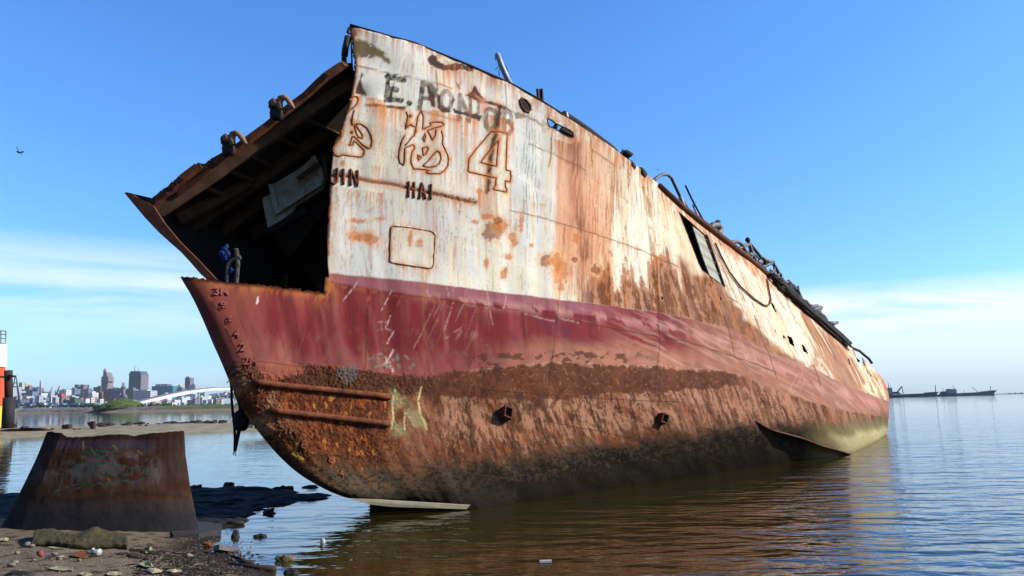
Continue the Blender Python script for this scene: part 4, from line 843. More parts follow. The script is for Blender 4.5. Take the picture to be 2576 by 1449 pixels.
hc = Zm(2400,800,4.025,[(40,90),(120,270),(230,480),(380,680),(560,840),(700,935),(750,942),(785,910),(795,860),(770,720),(745,575)])
part('hanging_hose', MB().tube(on_hull(hc, .04, 8), .028, 7), mat('rubber hose', L3(120, 84, 60), .8))
# ------------------------------------------------------------------ water, beach, far land
def shader(name, build):
    m = bpy.data.materials.new(name); m.use_nodes = True; t = NT(m.node_tree); build(t); return m
def water_nodes(t):
    g = t.n('ShaderNodeNewGeometry')
    mp = t.n('ShaderNodeMapping', i={'Vector': (g, 'Position'), 'Rotation': (0, 0, 0.12), 'Scale': (0.55, 1.25, 1.0)})
    n1 = t.n('ShaderNodeTexNoise', i={'Vector': mp, 'Scale': 1.9, 'Detail': 3.0, 'Roughness': 0.5, 'Distortion': 0.4})
    n2 = t.n('ShaderNodeTexNoise', i={'Vector': mp, 'Scale': 0.6, 'Detail': 3.0, 'Roughness': 0.5})
    n3 = t.n('ShaderNodeTexNoise', i={'Vector': mp, 'Scale': 6.0, 'Detail': 3.0, 'Roughness': 0.5})
    sep = t.n('ShaderNodeSeparateXYZ', i={0: (g, 'Position')})
    # sheltered water by the beach is calmer than the open side
    open_ = t.n('ShaderNodeMapRange', interpolation_type='SMOOTHSTEP', i={0: t.math('ADD', (sep, 0), t.math('MULTIPLY', (sep, 1), -0.05)), 1: -4.0, 2: 7.0, 3: 0.16, 4: 0.85})
    calm = t.math('DIVIDE', 1.0, t.math('ADD', 1.0, t.math('POWER', t.math('MULTIPLY', t.math('MAXIMUM', (sep, 1), 0.0), 0.030), 1.3)))      # farther out the bay lies calmer
    calm = t.math('MAXIMUM', calm, 0.16)
    h = t.math('ADD', t.math('ADD', t.math('MULTIPLY', n1, 0.15), t.math('MULTIPLY', n2, 0.22)), t.math('MULTIPLY', n3, 0.022))
    bp = t.n('ShaderNodeBump', i={'Strength': 1.0, 'Distance': 1.0, 'Height': t.math('MULTIPLY', t.math('MULTIPLY', h, open_), calm)})
    nb = t.n('ShaderNodeTexNoise', i={'Vector': (g, 'Position'), 'Scale': 0.5, 'Detail': 2.0})
    c = t.mix(nb, L3(38, 35, 9), L3(48, 41, 11))
    b = t.n('ShaderNodeBsdfPrincipled', i={'Base Color': (c, 2), 'Roughness': 0.04, 'IOR': 1.52, 'Normal': bp, 'Specular IOR Level': 0.5})
    t.n('ShaderNodeOutputMaterial', i={0: b})
M_WATER = shader('river water', water_nodes)
def sheet(name, x0, x1, y0, y1, z, m):
    me = bpy.data.meshes.new(name); me.from_pydata([(x0, y0, z), (x1, y0, z), (x1, y1, z), (x0, y1, z)], [], [(0, 1, 2, 3)])
    return tag(link_mesh(name, me, m), kind='structure')
sheet('water', -6500, 6500, -60, 6800, 0, M_WATER)
sheet('seabed', -6600, 6600, -70, 6900, -1.2, mat('grey mud', L3(84, 74, 58), .9))

SHORE = [(-700,1236),(0,1240),(200,1232),(470,1226),(540,1228),(600,1224),(700,1234),(780,1242),(826,1249),(770,1262),(690,1272),(640,1284),(600,1300),(572,1316),(560,1352),(512,1368),(520,1378),(556,1386),(584,1398),(606,1412),(640,1428),(690,1449),(740,1490),(850,1700),(-1500,1900),(-1200,1236)]
SW = [tuple(atZ(x, y)[:2]) for x, y in SHORE]
gx = np.arange(-13.0, 1.6, .045); gy = np.arange(4.6, 17.5, .045); GX, GY = np.meshgrid(gx, gy, indexing='ij')
sdist = seg_dist(GX, GY, SW, True); sdist = np.where(in_poly(GX, GY, SW), sdist, -sdist)
sdist = sdist + 0.28 * (fbm(GX / .9, GY / .9, 5, 300) - .5) + .10 * (fbm(GX / .16, GY / .16, 3, 301) - .5)
rise = np.where(sdist > 0, .16 * (1 - np.exp(-sdist / 1.1)), np.maximum(sdist * .22, -.9))
rise *= np.where((sdist > 0) & (GY > 10.6), .45, 1)
GZ = rise + np.where(sdist > -.3, .022 * (fbm(GX / .22, GY / .22, 4, 302) - .5) + .016 * (fbm(GX / .06, GY / .06, 2, 303) - .5) + .10 * sstep(10.6, 11.2, GY) * (fbm(GX / .45, GY / .2, 4, 309) - .45), 0)
wet = 1 - sstep(.015, .075, GZ + .02 * (fbm(GX / .5, GY / .5, 3, 304) - .5)); wet = np.maximum(wet, sstep(10.3, 10.9, GY))  # wet mud; the far part's darkness also stands in for cast shade
dry = lin((128, 112, 92)); GC = np.ones(GX.shape + (3,)) * dry
v = fbm(GX / .35, GY / .35, 5, 305)[..., None]; GC = GC * (.75 + .5 * v)
db = sstep(.54, .64, fbm(GX / .10, GY / .10, 4, 306) + .10 * sstep(-4.6, -3.4, GX) - .04)[..., None]; GC = GC * (1 - db) + lin((66, 54, 42)) * db
GC = GC * (1 - wet[..., None]) + lin((34, 30, 27)) * wet[..., None]
def beach_nodes(t):
    a = t.n('ShaderNodeAttribute', attribute_name='paint'); r = t.n('ShaderNodeAttribute', attribute_name='gloss'); tc = t.n('ShaderNodeTexCoord')
    n = t.n('ShaderNodeTexNoise', i={'Vector': (tc, 'Object'), 'Scale': 45.0, 'Detail': 5.0, 'Roughness': .7})
    c = t.mix(t.ramp(n, [(.3, .55), (.7, 0.0)]), (a, 'Color'), L3(52, 44, 36))
    bp = t.n('ShaderNodeBump', i={'Strength': .5, 'Distance': .02, 'Height': n})
    b = t.n('ShaderNodeBsdfPrincipled', i={'Base Color': (c, 2), 'Roughness': (r, 'Fac'), 'Normal': bp, 'Specular IOR Level': .2})
    t.n('ShaderNodeOutputMaterial', i={0: b})
tag(link_mesh('beach', grid_mesh('beach', np.stack([GX, GY, GZ], -1), None, {'paint': GC, 'gloss': .9 - .15 * wet}), shader('beach sand and mud', beach_nodes)), kind='structure')
def gz(x, y):
    i = int(np.clip(round((x - gx[0]) / .045), 0, len(gx) - 1)); j = int(np.clip(round((y - gy[0]) / .045), 0, len(gy) - 1)); return float(GZ[i, j])
def on_ground(px, py):
    p = atZ(px, py, .08)
    for _ in range(4): p = atZ(px, py, max(gz(p[0], p[1]), 0))
    return p

# sand spit in the middle distance
def ribbon(name, lower, upper, htop, m, nz=.25, seed=0, nx=160, ny=10, kind='structure', sc=3.0):
    lw = np.array([atZ(x, y) for x, y in lower]); up_ = np.array([atZ(x, y) for x, y in upper])
    t = np.linspace(0, 1, nx); f = lambda A: np.stack([np.interp(t, np.linspace(0, 1, len(A)), A[:, k]) for k in range(3)], -1)
    A, B = f(lw), f(up_); k = np.linspace(0, 1, ny)[None, :, None]; P = A[:, None] * (1 - k) + B[:, None] * k
    prof = np.clip(np.sin(np.linspace(0, math.pi, ny)) * 1.3, 0, 1)[None]
    P[..., 2] = -.15 + prof * htop * (1 + nz * 2 * (fbm(P[..., 0] / sc, P[..., 1] / sc, 4, seed) - .5))
    return tag(link_mesh(name, grid_mesh(name, P), m), kind=kind)
M_SPIT = mat('pale sand and rubble', L3(150, 140, 112), .95, noise=.4, scale=1.2, bump=.6, bscale=6)
ribbon('sand_spit', [(-300,1116),(0,1106),(90,1101),(430,1093),(660,1082)], [(-300,1090),(0,1082),(200,1080),(430,1075),(660,1069)], .55, M_SPIT, .3, 310)
M_WOOD = mat('dark rotten timber', L3(66, 50, 44), .9, noise=.4, scale=4)
def pixbox(name, x0, x1, y0, y1, Y, depth, m, label, cat, group=None, lean=0, taper=0):
    P = [atY(x0, y1, Y), atY(x1, y1, Y), atY(x1 + lean - taper, y0, Y), atY(x0 + lean + taper, y0, Y)]
    return tag(MB().prism(P, (0, depth, 0)).build(name, m), label, cat, group)
o = tag(MB().prism([atY(x, y, 54) for x, y in [(155,1084),(155,1070),(159,1068),(163,1070),(168,1067),(172,1069),(173,1085)]], (0, .5, 0)).build('timber_stump', M_WOOD), 'thick square timber stump standing on the sand spit', 'stump')
o = tag(MB().prism([atY(x, y, 54) for x, y in [(219,1061),(223,1064),(229,1060),(235,1059),(236,1068),(235,1076),(238,1083),(229,1080),(224,1072),(220,1068)]], (0, .3, 0)).build('broken_timber', M_WOOD), 'broken forked timber leaning on the sand spit right of the stump', 'timber')
for k, (x0, x1, y0, y1, lb) in enumerate(((182,187,1078,1087,'short dark peg just right of the square stump on the spit'), (195,199,1078,1087,'short dark peg left of the forked timber on the spit'), (127,131,1077,1086,'thin dark peg left of the square stump on the spit'), (107,111,1078,1086,'small leaning peg at the middle of the spit timbers'), (29,37,1066,1076,'stubby dark block beside the foot of the tall rusty pile'))):
    pixbox('timber_peg', x0, x1, y0, y1, 53.5, .25, M_WOOD, lb, 'peg', 'timber pegs on the sand spit', 1)
for k, (q, lb) in enumerate((([(0,1082),(20,1079),(70,1078),(100,1084),(95,1088),(30,1086),(0,1086)], 'long dark beam lying on the spit below the tall pile'), ([(48,1078),(55,1072),(60,1076),(98,1077),(116,1082),(112,1086),(60,1082)], 'splintered dark beam lying right of the tall pile'))):
    tag(MB().prism([atY(x, y, 52.5) for x, y in q], (0, .6, 0)).build('fallen_beam', M_WOOD), lb, 'beam')
rng = random.Random(11)
mb = MB()
for k in range(70):
    x = rng.uniform(240, 640); y = 1084 - (x - 240) * .031 + rng.uniform(-3, 5); p = atZ(x, y); s = rng.uniform(.08, .26); mb.blob((p[0], p[1], .42), (s * 1.6, s, s * .8), k, 1, .5)
tag(mb.build('spit_rubble', M_WOOD), kind='stuff')
tag(MB().prism([atY(x, y, 46) for x, y in [(600,1066),(616,1061),(622,1056),(632,1060),(640,1057),(700,1060),(700,1078),(650,1080),(630,1076),(602,1072)]], (0, 1.2, 0)).build('driftwood_heap', M_WOOD), 'heap of dark driftwood on the spit behind the hanging rope', 'driftwood')
pixbox('white_board', 622, 636, 1069, 1077, 45.5, .2, mat('pale board', L3(190, 184, 170), .8), 'broken white board at the driftwood heap behind the hanging rope', 'board', None, 4)
# tall pile and the orange vessel at the left edge
M_PILE = mat('dark pile rust', L3(70, 44, 40), .9, noise=.4, scale=2)
pile = empty('mooring_pile', tuple(atY(20, 1074, 50)), 'tall dark rusty steel pile with a side bracket at the left edge', 'pile')
MB().tube([atY(19, 1078, 50), atY(23, 1000, 50)], .36, 14).build('lower_pile', M_BLACK, pile); MB().tube([atY(22, 1000, 50), atY(21, 932, 50)], .24, 14).build('upper_pile', M_PILE, pile)
MB().bar(atY(22, 945, 49.8), atY(38, 947, 49.8), .15, .12).build('bracket', M_BLACK, pile)
M_OR = mat('orange hull paint', L3(226, 84, 30), .5, noise=.15, scale=.5); M_YE = mat('yellow paint', L3(236, 190, 50), .5, noise=.15)
ves = empty('moored_vessel', tuple(atY(-60, 1072, 60)), 'orange and white vessel cut by the left edge of the picture', 'vessel')
def vbox(n, x0, x1, y0, y1, Y, d, m):
    Y0, Y1 = Y - 10, Y + 4; a = [atY(x0, y1, Y), atY(x1, y1, Y1), atY(x1, y0, Y1), atY(x0, y0, Y)]; k = -6.0      # the long side runs almost along the line of sight
    z0, z1 = a[1][2], a[2][2]; a[0] = np.array([atY(x0, 1000, Y0)[0], Y0, z0]); a[3] = np.array([atY(x0, 1000, Y0)[0], Y0, z1])
    return MB().add(a + [p + np.array([k, .5, 0]) for p in a], [(0, 1, 2, 3), (7, 6, 5, 4), (0, 4, 5, 1), (1, 5, 6, 2), (2, 6, 7, 3), (3, 7, 4, 0)]).build(n, m, ves)
vbox('hull', -240, 14, 924, 1018, 60, 9, M_OR); vbox('lower_band', -240, 11, 1018, 1085, 60.1, 8.8, M_YE); vbox('deckhouse', -200, 17, 865, 924, 60.05, 6, mat('bright white paint', L3(236, 236, 230), .5, noise=.06)); vbox('rubbing_strake', -240, 15, 946, 950, 59.9, .2, M_BLACK)
mb = MB()
for x in (2, 14): mb.bar(atY(x, 866, 60.5), atY(x, 832, 60.5), .06)
for y in (833, 842, 852): mb.bar(atY(-120, y - 8, 60.5), atY(16, y, 60.5), .07)
mb.bar(atY(16, 836, 60.5), atY(14, 866, 64), .06); mb.build('railing', M_CREAM, ves)

# far shore
M_ROCK = mat('shore rocks', L3(128, 122, 112), .95, noise=.55, scale=.5, bump=.8, bscale=1.2)
def shore_nodes(t):
    g = t.n('ShaderNodeNewGeometry'); s = t.n('ShaderNodeSeparateXYZ', i={0: (g, 'Position')})
    v = t.n('ShaderNodeTexVoronoi', i={'Vector': (g, 'Position'), 'Scale': .75}); n = t.n('ShaderNodeTexNoise', i={'Vector': (g, 'Position'), 'Scale': .15, 'Detail': 6.0})
    rock = t.mix(t.ramp((v, 'Distance'), [(.2, 0.), (.8, 1.)]), L3(150, 140, 126), L3(70, 68, 66)); sand = t.mix(n, L3(150, 122, 92), L3(120, 106, 84)); gr = t.mix(t.ramp(n, [(.35, 0.), (.65, 1.)]), L3(62, 84, 34), L3(98, 108, 52))
    lowb = t.mix(t.n('ShaderNodeMapRange', i={0: (s, 2), 1: .5, 2: 1.0, 3: 0., 4: 1.}), sand, rock)
    right_ = t.mix(t.n('ShaderNodeMapRange', i={0: (s, 2), 1: .8, 2: 1.6, 3: 0., 4: 1.}), sand, gr)
    c = t.mix(t.n('ShaderNodeMapRange', i={0: t.math('ADD', (s, 0), t.math('MULTIPLY', n, 24.)), 1: -195., 2: -180., 3: 0., 4: 1.}), lowb, right_)
    b = t.n('ShaderNodeBsdfPrincipled', i={'Base Color': (c, 2), 'Roughness': .95}); t.n('ShaderNodeOutputMaterial', i={0: b})
sh_lo = [(-300,1046),(-100,1044),(27,1041),(300,1037),(570,1033),(700,1031),(900,1027)]
lo = np.array([atZ(x, y) for x, y in sh_lo]); t_ = np.linspace(0, 1, 300); A = np.stack([np.interp(t_, np.linspace(0, 1, len(lo)), lo[:, k]) for k in range(3)], -1)
cols = [(0, -.2), (3, .25), (6, .6), (9, 1.5), (14, 2.7), (22, 3.1), (60, 3.2), (200, 3.4), (1700, 5.0)]
P = np.stack([A + np.array([d * -.25, d, z]) for d, z in cols], 1); P[:, 2:6, 2] += 1.1 * (fbm(P[:, 2:6, 0] / 5, P[:, 2:6, 1] / 5, 4, 320) - .5)
tag(link_mesh('far_shore', grid_mesh('far_shore', P), shader('far shore', shore_nodes)), kind='structure')
M_GRASS = mat('rough grass', L3(92, 106, 44), .95, noise=.4, scale=.25, col2=L3(66, 84, 36), bump=.8, bscale=1.5)
def leaf_mat(c1, c2, name): return mat(name, c1, .9, noise=.3, scale=.6, col2=c2, bump=.9, bscale=3)
md = atY(296, 1026, 452); gxm = np.linspace(-1, 1, 70); mx_, my_ = np.meshgrid(gxm, gxm, indexing='ij')
hh = np.clip(1 - np.hypot(mx_, my_), 0, 1) ** .75 * 6.4; hh = hh * (1 + .35 * (fbm(mx_ * 4 + 3, my_ * 4, 4, 330) - .5)); hh *= (1 + .12 * mx_)
tag(link_mesh('grassy_mound', grid_mesh('grassy_mound', np.stack([md[0] + mx_ * 15.5 + 1.2 * fbm(mx_ * 6, my_ * 6, 3, 331), 455 + my_ * 9, 2.3 + hh], -1)), M_GRASS), kind='structure')
rng = random.Random(21)
def bushes(name, lst, m):
    mb = MB()
    for k, (x, y, Y, r) in enumerate(lst):
        p = atY(x, y, Y)
        for j in range(7): mb.blob((p[0] + rng.uniform(-r, r) * 1.5, p[1] + rng.uniform(-r, r), p[2] + rng.uniform(-.2, .6) * r), r * rng.uniform(.28, .55), k * 7 + j, 1, 1.0)
    return tag(mb.build(name, m), kind='stuff')
bushes('shore_scrub', [(rng.uniform(318, 720), rng.uniform(1020, 1028), 447 + rng.uniform(0, 25), rng.uniform(.9, 2.1)) for _ in range(120)], leaf_mat(L3(58, 80, 36), L3(40, 58, 28), 'shore scrub'))
bushes('mound_scrub', [(rng.uniform(235, 330), rng.uniform(1018, 1030), 445 + rng.uniform(0, 8), rng.uniform(.7, 1.4)) for _ in range(34)], leaf_mat(L3(72, 92, 38), L3(50, 68, 30), 'mound scrub'))
bushes('low_weeds', [(rng.uniform(30, 240), rng.uniform(1019, 1023), 455 + rng.uniform(0, 20), rng.uniform(.5, 1.1)) for _ in range(60)], leaf_mat(L3(60, 70, 46), L3(40, 50, 32), 'low weeds'))
# ------------------------------------------------------------------ city across the bay
def zB(x, y): return ((200 + x / 4) * .74537, (1200 + y / 4) * .74537)
def zA(x, y): return ((x / 4.003) * .74537, (1080 + y / 4.003) * .74537)
def facade_mat(name, wall, glass, nx, nz, fx=.6, fz=.55, rough=.7):
    """wall with rows of window openings, laid out in metres on the block itself"""
    m = bpy.data.materials.new(name); m.use_nodes = True; t = NT(m.node_tree); tc = t.n('ShaderNodeTexCoord'); s = t.n('ShaderNodeSeparateXYZ', i={0: (tc, 'Object')})
    fxn = t.math('LESS_THAN', t.math('FRACT', t.math('DIVIDE', t.math('ADD', (s, 0), (s, 1)), nx)), fx); fzn = t.math('LESS_THAN', t.math('FRACT', t.math('DIVIDE', (s, 2), nz)), fz)
    n = t.n('ShaderNodeTexNoise', i={'Vector': (tc, 'Object'), 'Scale': .06, 'Detail': 5.0}); w = t.mix(n, wall, tuple(x * .7 for x in wall))
    c = t.mix(t.math('MULTIPLY', fxn, fzn), w, glass); b = t.n('ShaderNodeBsdfPrincipled', i={'Base Color': (c, 2), 'Roughness': rough}); t.n('ShaderNodeOutputMaterial', i={0: b}); return m
FM = {}
def fm(kind):
    if kind in FM: return FM[kind]
    d = {'slate': ((112, 124, 144), (84, 96, 118)), 'dark': ((92, 102, 122), (70, 80, 100)), 'white': ((212, 214, 214), (140, 152, 168)), 'cream': ((206, 196, 174), (136, 134, 132)), 'brick': ((142, 100, 96), (108, 82, 86)), 'brown': ((130, 116, 122), (100, 96, 108)), 'grey': ((172, 178, 186), (120, 132, 150)), 'teal': ((92, 126, 138), (70, 104, 120)), 'blue': ((116, 136, 166), (92, 112, 144)), 'green': ((92, 116, 98), (78, 100, 88)), 'glass': ((90, 146, 158), (64, 118, 136))}[kind]
    FM[kind] = facade_mat(kind + ' facade', L3(*d[0]), L3(*d[1]), 5.0, 3.4); return FM[kind]
cnt = [0]
def block(zf, x0, x1, yt, Y, m, label, yb=None, depth=22, name='city_building', cat='building', group='buildings of the city across the bay', roof=None, setback=None, parent=None):
    a = zf(x0, yt); b = zf(x1, yt); p0 = atY(*a, Y); p1 = atY(*b, Y); zt = .5 * (p0[2] + p1[2]); zb = 2.0 if yb is None else float(atY(*zf(x0, yb), Y)[2])
    w = p1[0] - p0[0]; cx = .5 * (p0[0] + p1[0]); mb = MB(); hgt = zt - zb
    v = [(sx * w / 2, sy * depth / 2, z) for z in (0, hgt) for sx, sy in ((-1, -1), (1, -1), (1, 1), (-1, 1))]
    mb.add(v, [(0, 1, 5, 4), (1, 2, 6, 5), (2, 3, 7, 6), (3, 0, 4, 7), (4, 5, 6, 7), (3, 2, 1, 0)])
    me = bpy.data.meshes.new(name); me.from_pydata(mb.v, [], mb.f); me.update(); o = link_mesh(name, me, m, None)
    o.location = (cx, Y + depth / 2, zb)
    if parent is not None: o.parent = parent
    else: tag(o, label, cat, group)
    r = random.Random(cnt[0]); cnt[0] += 1
    if roof is not False and w > 8:
        q = MB(); k = r.uniform(-.25, .25) * w; q.box((cx + k, Y + depth / 2, zt + 1.4), (w * r.uniform(.22, .4), depth * .5, 2.8)); f = q.build('roof_hut', m, o)
    return o
Yc = 1700
B = lambda *a, **k: block(zB, *a, **k); A_ = lambda *a, **k: block(zA, *a, **k)
# left part, measured on detail A
A_(120, 172, 905, 1200, fm('grey'), 'tall pale grain silo block just right of the rusty pile', name='silo', cat='silo')
A_(258, 300, 845, 1650, fm('cream'), 'cream tower block with stepped top, leftmost of the skyline'); A_(300, 350, 850, 1660, fm('cream'), 'second cream tower block of the leftmost skyline group'); A_(335, 398, 898, 1640, fm('brown'), 'brownish block against the right side of the cream towers')
A_(180, 262, 960, 1600, fm('grey'), 'grey low block inside the legs of the A-shaped crane'); A_(262, 440, 985, 1580, fm('slate'), 'long slate roofed shed left of the small dark block', depth=40); A_(440, 512, 918, 1640, fm('slate'), 'small dark slate block left of the thin red mast')
A_(512, 560, 985, 1600, fm('white'), 'low white house at the foot of the thin red mast'); A_(560, 610, 968, 1650, fm('dark'), 'dark low block just right of the thin red mast'); A_(640, 700, 1030, 1500, fm('grey'), 'grey quay shed under the left pair of dock cranes'); A_(800, 855, 945, 1640, fm('grey'), 'grey block behind the red ship funnel'); A_(850, 896, 938, 1620, fm('white'), 'bright white block right of the red ship funnel')
A_(896, 945, 985, 1650, fm('slate'), 'low slate block between the white block and twin towers'); A_(940, 1012, 930, 1640, fm('slate'), 'slate block at the left foot of the twin topped building')
A_(1010, 1052, 872, 1680, fm('dark'), 'dark left tower of the twin topped building'); A_(1045, 1095, 890, 1690, fm('brown'), 'recessed middle of the twin topped building'); A_(1092, 1130, 872, 1675, fm('brown'), 'brown right tower of the twin topped building')
A_(1130, 1195, 935, 1640, fm('slate'), 'slate block at the right foot of the twin topped building'); A_(1190, 1250, 985, 1600, fm('white'), 'white gabled block left of the brown brick warehouse')
A_(850, 1012, 1082, 900, mat('green hull', L3(64, 92, 66), .6), 'dark green shed on the harbour quay', name='quay_shed', cat='shed', group='harbour sheds', depth=20); A_(300, 580, 1118, 880, mat('blue shed', L3(74, 110, 150), .6), 'long blue roofed harbour shed in front of the red mast', name='quay_shed', cat='shed', group='harbour sheds', depth=20, roof=False); A_(580, 622, 1130, 860, mat('pink shed', L3(196, 128, 128), .6), 'small pink harbour hut at the end of the blue shed', name='quay_shed', cat='shed', group='harbour sheds', roof=False)
A_(622, 845, 1122, 890, mat('blue shed', L3(74, 110, 150), .6), 'blue harbour shed between the pink hut and the green shed', name='quay_shed', cat='shed', group='harbour sheds', roof=False); A_(1020, 1280, 1122, 900, mat('teal shed', L3(104, 128, 134), .6), 'grey teal harbour shed right of the green shed', name='quay_shed', cat='shed', group='harbour sheds', roof=False)
A_(195, 250, 1075, 1000, fm('dark'), 'small dark gabled hut under the A-shaped crane', name='quay_shed', cat='shed', group='harbour sheds')
# right part, measured on detail B
B(400, 455, 500, 1620, fm('white'), 'white block at the left end of the brown brick warehouse'); B(400, 572, 488, 1680, fm('brick'), 'long brown brick warehouse left of the ornate tower'); B(462, 560, 425, 1740, fm('dark'), 'dark slate block behind the brown brick warehouse')
B(595, 862, 440, 1760, fm('blue'), 'long blue grey office block behind the ornate tower', depth=40); B(600, 702, 462, 1660, fm('brick'), 'red brick block below the long blue grey office'); B(702, 772, 492, 1650, fm('brick'), 'lower brick block right of the red brick block'); B(770, 846, 525, 1600, fm('slate'), 'slate block with white gable left of the slim monument'); B(880, 930, 460, 1700, fm('dark'), 'narrow dark block between the slim monument and the dark tower')
B(930, 1000, 450, 1560, fm('brown'), 'brown windowless block in front of the dark tower'); B(1118, 1160, 440, 1720, fm('brick'), 'small brick block to the right of the dark tower')
o = B(1000, 1232, 474, 1540, facade_mat('gridded office', L3(196, 200, 206), L3(104, 112, 130), 3.0, 3.6, .72, .5), 'wide pale office block with a grid of windows', depth=30)
o = B(1250, 1535, 412, 1700, facade_mat('teal glass front', L3(84, 144, 156), L3(58, 112, 128), 4.0, 3.2, .8, .8, .35), 'wide teal glass block with arched rooftop', depth=40, roof=False)
q = block(zB, 1300, 1460, 386, 1705, fm('dark'), None, yb=414, name='penthouse', roof=False, parent=o); q.matrix_parent_inverse = Matrix.Translation(-o.location)
mb = MB()
for x in (1320, 1360, 1400, 1440): mb.tube([atY(*zB(x - 14, 412), 1701), atY(*zB(x - 8, 402), 1701), atY(*zB(x + 8, 402), 1701), atY(*zB(x + 14, 412), 1701)], .8, 5)
f = mb.build('roof_arch', fm('white'), o)
B(1560, 1662, 440, 1720, fm('slate'), 'slate shouldered building left of the slender tower'); B(1585, 1640, 405, 1726, fm('cream'), 'cream stepped gable rising over the slate shouldered building'); o = B(1698, 1768, 300, 1780, facade_mat('slender tower', L3(124, 116, 124), L3(92, 90, 104), 2.6, 3.0, .6, .6), 'slender brown grey tower right of centre skyline', roof=False)
q = block(zB, 1712, 1752, 282, 1784, fm('grey'), None, yb=302, name='roof_ring', roof=False, parent=o); q.matrix_parent_inverse = Matrix.Translation(-o.location)
B(1750, 1835, 392, 1740, fm('grey'), 'pale grey block leaning on the slender tower'); B(1660, 1712, 555, 1500, fm('white'), 'white low block under the conveyor below the slender tower'); B(1712, 1838, 522, 1520, facade_mat('banded office', L3(206, 210, 214), L3(96, 116, 146), 2.4, 3.4, .8, .55), 'white office with blue window bands under the conveyor'); B(1850, 1932, 560, 1480, fm('cream'), 'cream low block right of the banded office'); B(1890, 1962, 502, 1640, fm('grey'), 'grey white block rising behind the cream low block'); B(1962, 2002, 540, 1660, fm('white'), 'narrow white block left of the hillside houses')
B(1240, 1300, 560, 1500, fm('cream'), 'cream low block right of the gridded office'); B(1390, 1460, 520, 1560, fm('white'), 'white low block in front of the teal glass block'); B(1300, 1350, 545, 1540, fm('brick'), 'brick low block in front of the teal glass block'); B(1500, 1560, 600, 1300, fm('white'), 'white shed under the middle of the conveyor', roof=False); B(1430, 1490, 605, 1290, fm('brick'), 'brick shed under the middle of the conveyor', roof=False)
B(1560, 1660, 575, 1420, fm('white'), 'white row of offices left of the banded office'); B(1680, 1980, 640, 1150, fm('grey'), 'long grey shed along the shore under the conveyor end', depth=16, roof=False); B(1990, 2330, 655, 1150, fm('white'), 'long pale quay building right of the grey shore shed', depth=16, roof=False)
# ornate tower, dark tower, monument
t1 = empty('ornate_tower', (float(atY(*zB(615, 700), 1690)[0]), 1700, 0), 'ornate brown tower with corner turrets and a domed lantern', 'tower', 'buildings of the city across the bay')
for nm_, x0, x1, yt, yb in (('shaft', 570, 650, 420, 700), ('shaft', 568, 655, 350, 420), ('cornice', 562, 666, 335, 352), ('upper_storeys', 570, 662, 296, 336), ('turret', 566, 580, 285, 300), ('turret', 650, 664, 285, 300), ('lantern', 588, 645, 262, 298), ('lantern', 594, 640, 226, 262)):
    o = block(zB, x0, x1, yt, 1692 if nm_ != 'cornice' else 1688, facade_mat('ornate tower', L3(140, 126, 126), L3(108, 102, 110), 2.6, 3.2, .5, .5) if 'ornate tower' not in FM else FM['ornate tower'], None, yb=yb, depth=24, name=nm_, roof=False, parent=t1); FM['ornate tower'] = o.data.materials[0]; o.matrix_parent_inverse = Matrix.Translation(-t1.location)
p = atY(*zB(617, 226), 1704); r_ = 3.6
MB().tube([(p[0], 1704, p[2] - .5), (p[0], 1704, p[2] + 4), (p[0], 1704, p[2] + 7.5), (p[0], 1704, p[2] + 8.5)], [r_, r_ * .9, r_ * .5, .4], 12).build('dome', FM['ornate tower'], t1)
t2 = empty('dark_tower', (float(atY(*zB(1021, 700), 1640)[0]), 1650, 0), 'tall dark teal office tower with crown and rooftop mast', 'tower', 'buildings of the city across the bay')
M_T2 = facade_mat('dark tower front', L3(88, 108, 114), L3(66, 86, 94), 3.2, 300., .6, 1.1, .5)
for nm_, x0, x1, yt, yb, m in (('facade', 943, 1090, 268, 700, M_T2), ('side_wall', 1090, 1108, 262, 700, fm('brown')), ('band', 940, 1104, 238, 268, M_T2), ('crown', 956, 1088, 210, 238, fm('dark'))):
    o = block(zB, x0, x1, yt, 1640, m, None, yb=yb, depth=34, name=nm_, roof=False, parent=t2); o.matrix_parent_inverse = Matrix.Translation(-t2.location)
MB().tube([atY(*zB(1018, 212), 1650), atY(*zB(1018, 135), 1650)], [.9, .35], 5).build('mast', mat('red mast', L3(150, 96, 100), .6), t2); MB().tube([atY(*zB(1066, 212), 1650), atY(*zB(1066, 150), 1650)], .35, 5).build('mast', M_STEEL, t2)
t3 = empty('monument', (float(atY(*zB(866, 590), 1450)[0]), 1450, 0), 'slim dark brick column between brick blocks and the dark tower', 'monument')
MB().tube([atY(*zB(866, y), 1450) for y in (590, 470, 440, 438, 415, 413, 365)], [4.2, 3.6, 3.2, 4.2, 4.0, 2.4, 1.6], 10).build('shaft', fm('brown'), t3); o = block(zB, 846, 892, 556, 1446, fm('dark'), None, depth=10, name='plinth', roof=False, parent=t3); o.matrix_parent_inverse = Matrix.Translation(-t3.location)
